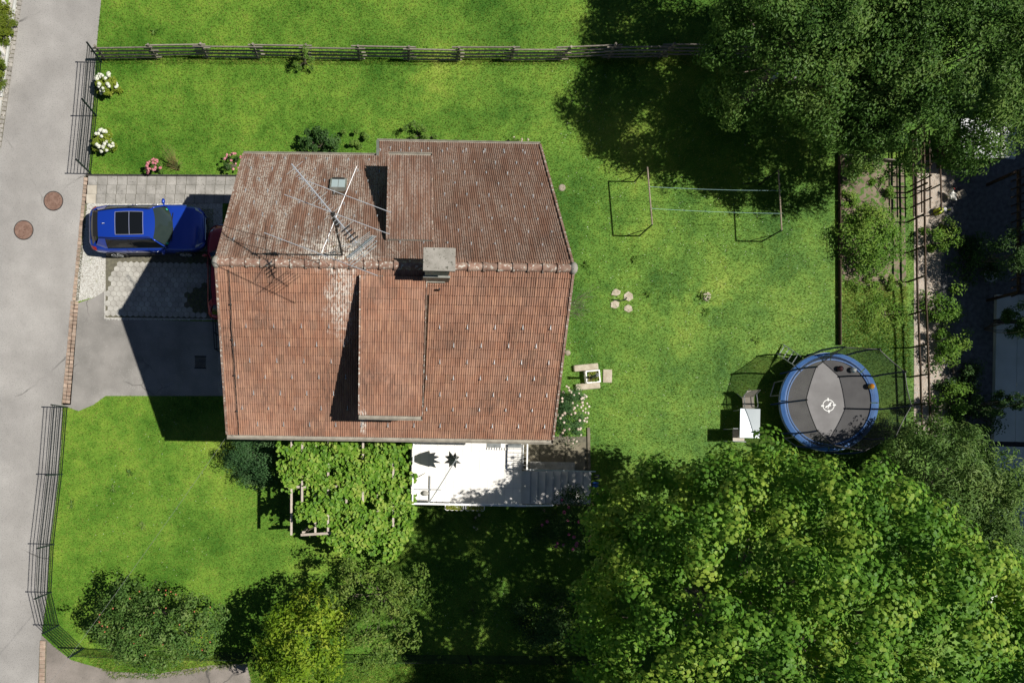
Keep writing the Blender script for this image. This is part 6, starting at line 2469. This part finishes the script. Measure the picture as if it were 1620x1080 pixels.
for (u, v, r_, lab) in ((1620, 395, 1.0, 'dark conifer bush hanging over the neighbour yard beside the slatted roof'), (1632, 505, .6, 'dark branch of bush overhanging the pale concrete apron'), (1604, 640, .55, 'dark bush growing over the edge of the pale concrete apron')):
    c = P(u, v, 2.3)
    bush('dark_bush', lab, 'shrub', (c.x, c.y, 0), (r_, r_, 3.0), 2600, .12, 'narrow', M['leaf_dark'], 'dark bushes overhanging the neighbour yard', dome=.3)

# ------------------------------------------------------------------ garden bed edging and the slatted garden fence
ed = thing('bed_edging', 'low dark edging boards round the garden bed', 'edging', P(1328, 400))
for i in range(4):
    MB().bar(P(1328 + .2 * i, 240 + i * 76.5, .09), P(1328 + .2 * (i + 1), 240 + (i + 1) * 76.5 - .4, .09), .035, .20).build('board', M['dark_wood'], ed)
for i in range(2):
    MB().bar(P(1331 + i * 48, 246 + i * 5, .12), P(1331 + (i + 1) * 48 - .4, 246 + (i + 1) * 5, .12), .05, .24).build('board', M['old_wood'], ed)
gf = thing('garden_fence', 'dark brown open wooden fence with lattice between the garden bed and the path', 'fence', P(1437, 450))


def gx(v):
    return float(np.interp(v, [200, 260, 450, 680], [1433, 1434, 1436, 1444]))


pv = [215, 262, 305, 352, 400, 446, 498, 550, 596, 640, 690]
for v in pv:
    b = P(gx(v), v)
    MB().bar(b, b + Vector((random.uniform(-.03, .03), random.uniform(-.02, .02), random.uniform(1.05, 1.22))), .06).build('post', M['dark_wood'], gf)
for i in range(len(pv) - 1):
    for z_ in (.50, .98):
        a, b = P(gx(pv[i]), pv[i]), P(gx(pv[i + 1]), pv[i + 1])
        o_ = Vector((.05, 0, 0))
        MB().bar(a + o_ + Vector((0, -.02, z_)), b + o_ + Vector((0, .02, z_ + random.uniform(-.02, .02))), .04, .08).build('rail', M['dark_wood'], gf)
for i in range(5):
    v = 262 + i * 17
    b = P(gx(v), v)
    MB().bar(b + Vector((.08, 0, .1)), b + Vector((.08, 0, 1.35)), .035, .05).build('slat', M['dark_wood'], gf)
for z_ in (.25, .74, 1.22):
    a, b = P(gx(225), 225, 0), P(gx(345), 345, 0)
    MB().bar(a + Vector((.10, 0, z_)), b + Vector((.10, 0, z_)), .03, .045).build('slat', M['dark_wood'], gf)
# second short rail on the path side by the lattice
a, b = P(1466, 262), P(1468, 342)
sr2 = thing('path_rail', 'thin dark wooden rail on short posts beside the lattice fence', 'rail', a)
for q in (a, lerp(a, b, .5), b):
    MB().bar(q, q + Vector((0, 0, .8)), .045).build('post', M['dark_wood'], sr2)
MB().bar(a + Vector((0, 0, .78)), b + Vector((0, 0, .78)), .04, .05).build('rail', M['dark_wood'], sr2)

# ------------------------------------------------------------------ neighbour buildings
a, b = P(1522, 250, 1.65), P(1608, 188, 1.65)
sh_ = thing('shed', 'small garden shed with a pale ribbed metal roof under the overhanging tree', 'shed', ((a.x + b.x) / 2, (a.y + b.y) / 2, 0))
M['tin'] = mat('pale_tin_roof', (0.44, 0.45, 0.46), (0.52, 0.53, 0.54), 2.0, 0.5, metal=0.1)
MB().box(a.x + .15, b.x - .15, a.y + .2, b.y - .2, 0, 1.48).build('wall', M['dark_wood'], sh_)
xm = P(1581, 248, 1.65).x
n = int((b.y - a.y) / .14)
for (xa, xb, za_, zb2) in ((a.x, xm, 1.56, 1.76), (xm, b.x, 1.76, 1.62)):
    vs, fs = [], []
    for j in range(n * 2 + 1):
        y_ = a.y + (b.y - a.y) * j / (2 * n)
        h_ = .025 if j % 2 else 0
        vs += [(xa, y_, za_ + h_), (xb, y_, zb2 + h_)]
    fs = [(2 * j, 2 * j + 1, 2 * j + 3, 2 * j + 2) for j in range(2 * n)]
    vs2 = [(x, y, z - .03) for x, y, z in vs]
    m_ = MB().add(vs, fs).add(vs2, [f[::-1] for f in fs])
    m_.build('roof_sheet', M['tin'], sh_)
MB().bar((xm, a.y - .02, 1.79), (xm, b.y + .02, 1.79), .12, .05).build('ridge_strip', M['zinc'], sh_)

x0_, y0_, y1_ = P(1577, 470, .15).x, P(1600, 960, .15).y, P(1590, 466, .15).y
fl_ = thing('concrete_apron', 'long pale concrete apron of big slabs with dark seams in deep shade', 'platform', (x0_ + 2, (y0_ + y1_) / 2, 0))
seam = [y1_, P(1580, 508, .15).y, P(1590, 702, .15).y, P(1600, 900, .15).y, y0_]
M['membrane'] = mat('pale_concrete', (0.62, 0.62, 0.55), (0.72, 0.72, 0.65), 1.5, 0.8, detail=7, bump=0.2)
for i in range(4):
    for j in range(4):
        MB().box(x0_ + j * .85 + (.008 if j else 0), x0_ + (j + 1) * .85 - .008, seam[i + 1] + .10, seam[i] - (.10 if i else 0), 0, .15 + random.uniform(0, .008)).build('concrete_slab', M['membrane'], fl_)
    MB().box(x0_, x0_ + 3.4, seam[i + 1] - .09, seam[i + 1] + .09, 0, .12).build('seam', M['iron'], fl_)

sl = thing('slatted_roof', 'dark timber slatted lean-to roof at the edge of the neighbour yard', 'pergola', P(1620, 350))
for i in range(16):
    v = 262 + i * 13
    MB().bar(P(1600, v + 12, 1.6), P(1690, v - 22, 1.9), .06, .05).build('slat', M['dark_wood'], sl)
for u in (1612, 1672):
    q0, q1 = P(u, 270, 1.6), P(u, 462, 1.6)
    MB().bar(q0, q1, .09, .12).build('beam', M['dark_wood'], sl)
    for q in (q0, q1):
        MB().bar((q.x, q.y, 0), q, .1).build('post', M['dark_wood'], sl)

# ------------------------------------------------------------------ odds and ends by the path and under the trees
M['canlime'] = mat('lime_plastic', (0.38, 0.45, 0.02), None, rough=0.4)
q = P(1481, 336)
wc = thing('watering_can', 'lime green watering can with white top beside the garden path', 'watering can', q)
MB().lathe(q, [(.13, 0), (.15, .05), (.14, .26), (.10, .31), (.09, .315)], 16).build('body', M['canlime'], wc, smooth=True)
MB().lathe(q + Vector((.14, .03, .0)), [(.085, .22), (.09, .30), (.05, .34), (.01, .345)], 14).build('top', M['white'], wc, smooth=True)
MB().tube([q + Vector((.1, 0, .1)), q + Vector((.25, .02, .25)), q + Vector((.32, .02, .36))], [.03, .02, .03], 8).build('spout', M['canlime'], wc)
MB().tube([q + Vector((-.12, 0, .05)), q + Vector((-.2, 0, .2)), q + Vector((-.06, 0, .37)), q + Vector((.08, 0, .31))], .015, 6).build('handle', M['canlime'], wc)


def hen(label, q, rz):
    t = thing('hen', label, 'hen', q, rz, 'pale hens on the garden path')
    M.setdefault('feather', mat('white_feathers', (0.62, 0.60, 0.54), (0.74, 0.72, 0.67), 12.0, 0.9, bump=0.6, bscale=30))
    st = [((-.26, 0, .36), .015), ((-.20, 0, .34), .05), ((-.12, 0, .27), .095), ((0, 0, .23), .125), ((.10, 0, .25), .105), ((.15, 0, .33), .06), ((.17, 0, .40), .042), ((.19, 0, .44), .045), ((.235, 0, .445), .012)]
    MB().tube([s[0] for s in st], [s[1] for s in st], 10).build('body', M['feather'], t, smooth=True, local=True)
    M.setdefault('comb', mat('red_comb', (0.5, 0.03, 0.02), None, rough=0.6))
    MB().box(.16, .22, -.008, .008, .47, .51).build('comb', M['comb'], t, local=True)
    MB().tube([(.225, 0, .445), (.26, 0, .435)], [.012, .002], 5).build('beak', M['canlime'], t, local=True)
    for s_ in (-1, 1):
        MB().ball((-.02, s_ * .10, .25), (.13, .035, .075), 8, 6).build('wing', M['feather'], t, smooth=True, local=True)
        MB().tube([(0, s_ * .05, .14), (.01, s_ * .05, .02), (.06, s_ * .05, .008)], .01, 5).build('leg', M['canlime'], t, local=True)
    return t


hen('white hen standing in the sun at the edge of the garden path', P(1499, 312), 2.0)
q = P(1513, 311)
bo3 = thing('feed_box', 'cream wooden box standing at the shade edge beside the white hen', 'box', q, .5)
MB().box(-.16, .16, -.13, .13, 0, .26).build('box', M['pale_wood'], bo3, local=True, bevel=.01)
MB().box(-.10, .18, -.15, .15, .26, .29).build('lid', M['stone'], bo3, local=True)
q = P(1520, 260)
o = MB().lathe(q, [(.10, 0), (.17, .10), (.18, .11), (.15, .11), (.08, .03)], 18).build('white_bowl', M['white'], smooth=True)
tag(o, 'white enamel bowl on the ground beside the shed', 'bowl')
q = P(1563, 436)
o = MB().lathe(q, [(.16, 0), (.26, .16), (.28, .17), (.25, .17), (.13, .03)], 20).build('white_basin', M['white'], smooth=True)
tag(o, 'white basin on the gravel of the neighbour yard', 'basin')
# under the corner tree
M['wicker'] = mat('pale_wicker', (0.30, 0.26, 0.20), (0.42, 0.38, 0.31), 18, 0.8)
for (u, v, lab) in ((1251, 124, 'round pale wicker stool under the corner tree, nearer the pink tubs'), (1214, 125, 'round pale wicker stool under the corner tree, nearer the rail fence')):
    q = P(u, v)
    t = thing('wicker_stool', lab, 'stool', q, 0, 'wicker stools under the corner tree')
    MB().lathe(q, [(.24, 0), (.27, .08), (.23, .25), (.27, .42), (.26, .45), (.20, .44)], 18).build('base', M['wicker'], t, smooth=True)
    MB().lathe(q, [(.21, .43), (.22, .47), (.15, .50)], 18).build('cushion', M['white'], t, smooth=True)
M['pink_tub'] = mat('dusty_pink_tub', (0.32, 0.17, 0.14), (0.38, 0.22, 0.18), 5, 0.7)
for (u, v, r_, lab) in ((1300, 134, .26, 'large dusty pink tub in the shade under the corner tree'), (1302, 120, .2, 'smaller dusty pink tub in the shade under the corner tree')):
    q = P(u, v)
    o = MB().lathe(q, [(r_ * .8, 0), (r_, .34), (r_ * 1.06, .36), (r_ * .9, .36), (r_ * .7, .05)], 18).build('tub', M['pink_tub'], smooth=True)
    tag(o, lab, 'tub', 'pink tubs under the corner tree')
q = P(1309, 128)
o = MB().cbox(q + Vector((0, 0, .22)), (.24, .34, .44), -.5).build('cool_box', M['table'], bevel=.03)
tag(o, 'pale blue cool box standing between the pink tubs', 'box')
q = P(1313, 166)
rc_ = thing('red_toy_cart', 'red plastic toy cart in deep shade under the corner tree', 'toy', q, .2)
M['redp'] = mat('red_plastic', (0.32, 0.015, 0.012), None, rough=0.4)
MB().box(-.30, .30, -.20, .20, .14, .20).box(-.30, -.27, -.20, .20, .2, .36).box(.27, .30, -.20, .20, .2, .36).box(-.27, .27, -.20, -.17, .2, .36).box(-.27, .27, .17, .20, .2, .36).build('tray', M['redp'], rc_, local=True)
for sx_ in (-1, 1):
    for sy_ in (-1, 1):
        MB().lathe((sx_ * .2, sy_ * .22, .10), [(.10, -.03), (.10, .03)], 14, Matrix.Rotation(math.pi / 2, 4, 'X')).build('wheel', M['rubber'], rc_, local=True)

# ------------------------------------------------------------------ beyond the road kerb: white boards and clipped hedges
nb = thing('white_fence', 'white board fence panels beyond the pebble strip across the road', 'fence', P(-6, 60))
for (u0, v0, u1, v1) in ((-2, -8, 11, 8), (-9, 58, 3, 84), (-16, 140, -6, 170)):
    for k in range(3):
        MB().bar(P(u0 - k * 3.2, v0 + k * 1.2, .25), P(u1 - k * 3.2, v1 + k * 1.2, .25), .07, .5).build('board', M['white'], nb)
hgk = 'clipped hedges across the road'
M['hedge'] = leaf_mat('mossy_hedge', (0.05, 0.09, 0.006), (0.11, 0.15, 0.010), (0.19, 0.21, 0.03), 0.25)
bush('clipped_hedge', 'clipped lime green hedge beyond the kerb, between the white boards', 'hedge', P(-1, 33, .4), (.50, .90, .8), 7000, .06, 'oval', M['hedge'], hgk)
bush('clipped_hedge', 'clipped lime green hedge beyond the kerb, at the end of the second white board', 'hedge', P(-6, 112, .4), (.42, .80, .8), 5000, .06, 'oval', M['hedge'], hgk)

# basement stair railing beside the drive under the overhang
q0, q1 = P(344, 505), P(347, 556)
bs = thing('basement_railing', 'thin black railing along the house beside the shaded drive', 'railing', q0)
for q in (q0, lerp(q0, q1, .5), q1):
    MB().bar(q, q + Vector((0, 0, .9)), .03).build('post', M['black'], bs)
for z_ in (.45, .88):
    MB().bar(q0 + Vector((0, 0, z_)), q1 + Vector((0, 0, z_)), .03).build('rail', M['black'], bs)
MB().bar(q1 + Vector((0, 0, .88)), q1 + Vector((.9, 0, .88)), .03).build('rail', M['black'], bs)
cs_ = MB().sheet([P(345, 626, Z3), P(420, 626, Z3), P(420, 508, Z3), P(345, 508, Z3)])
struct(cs_.build('house_pavement', M['slab']))
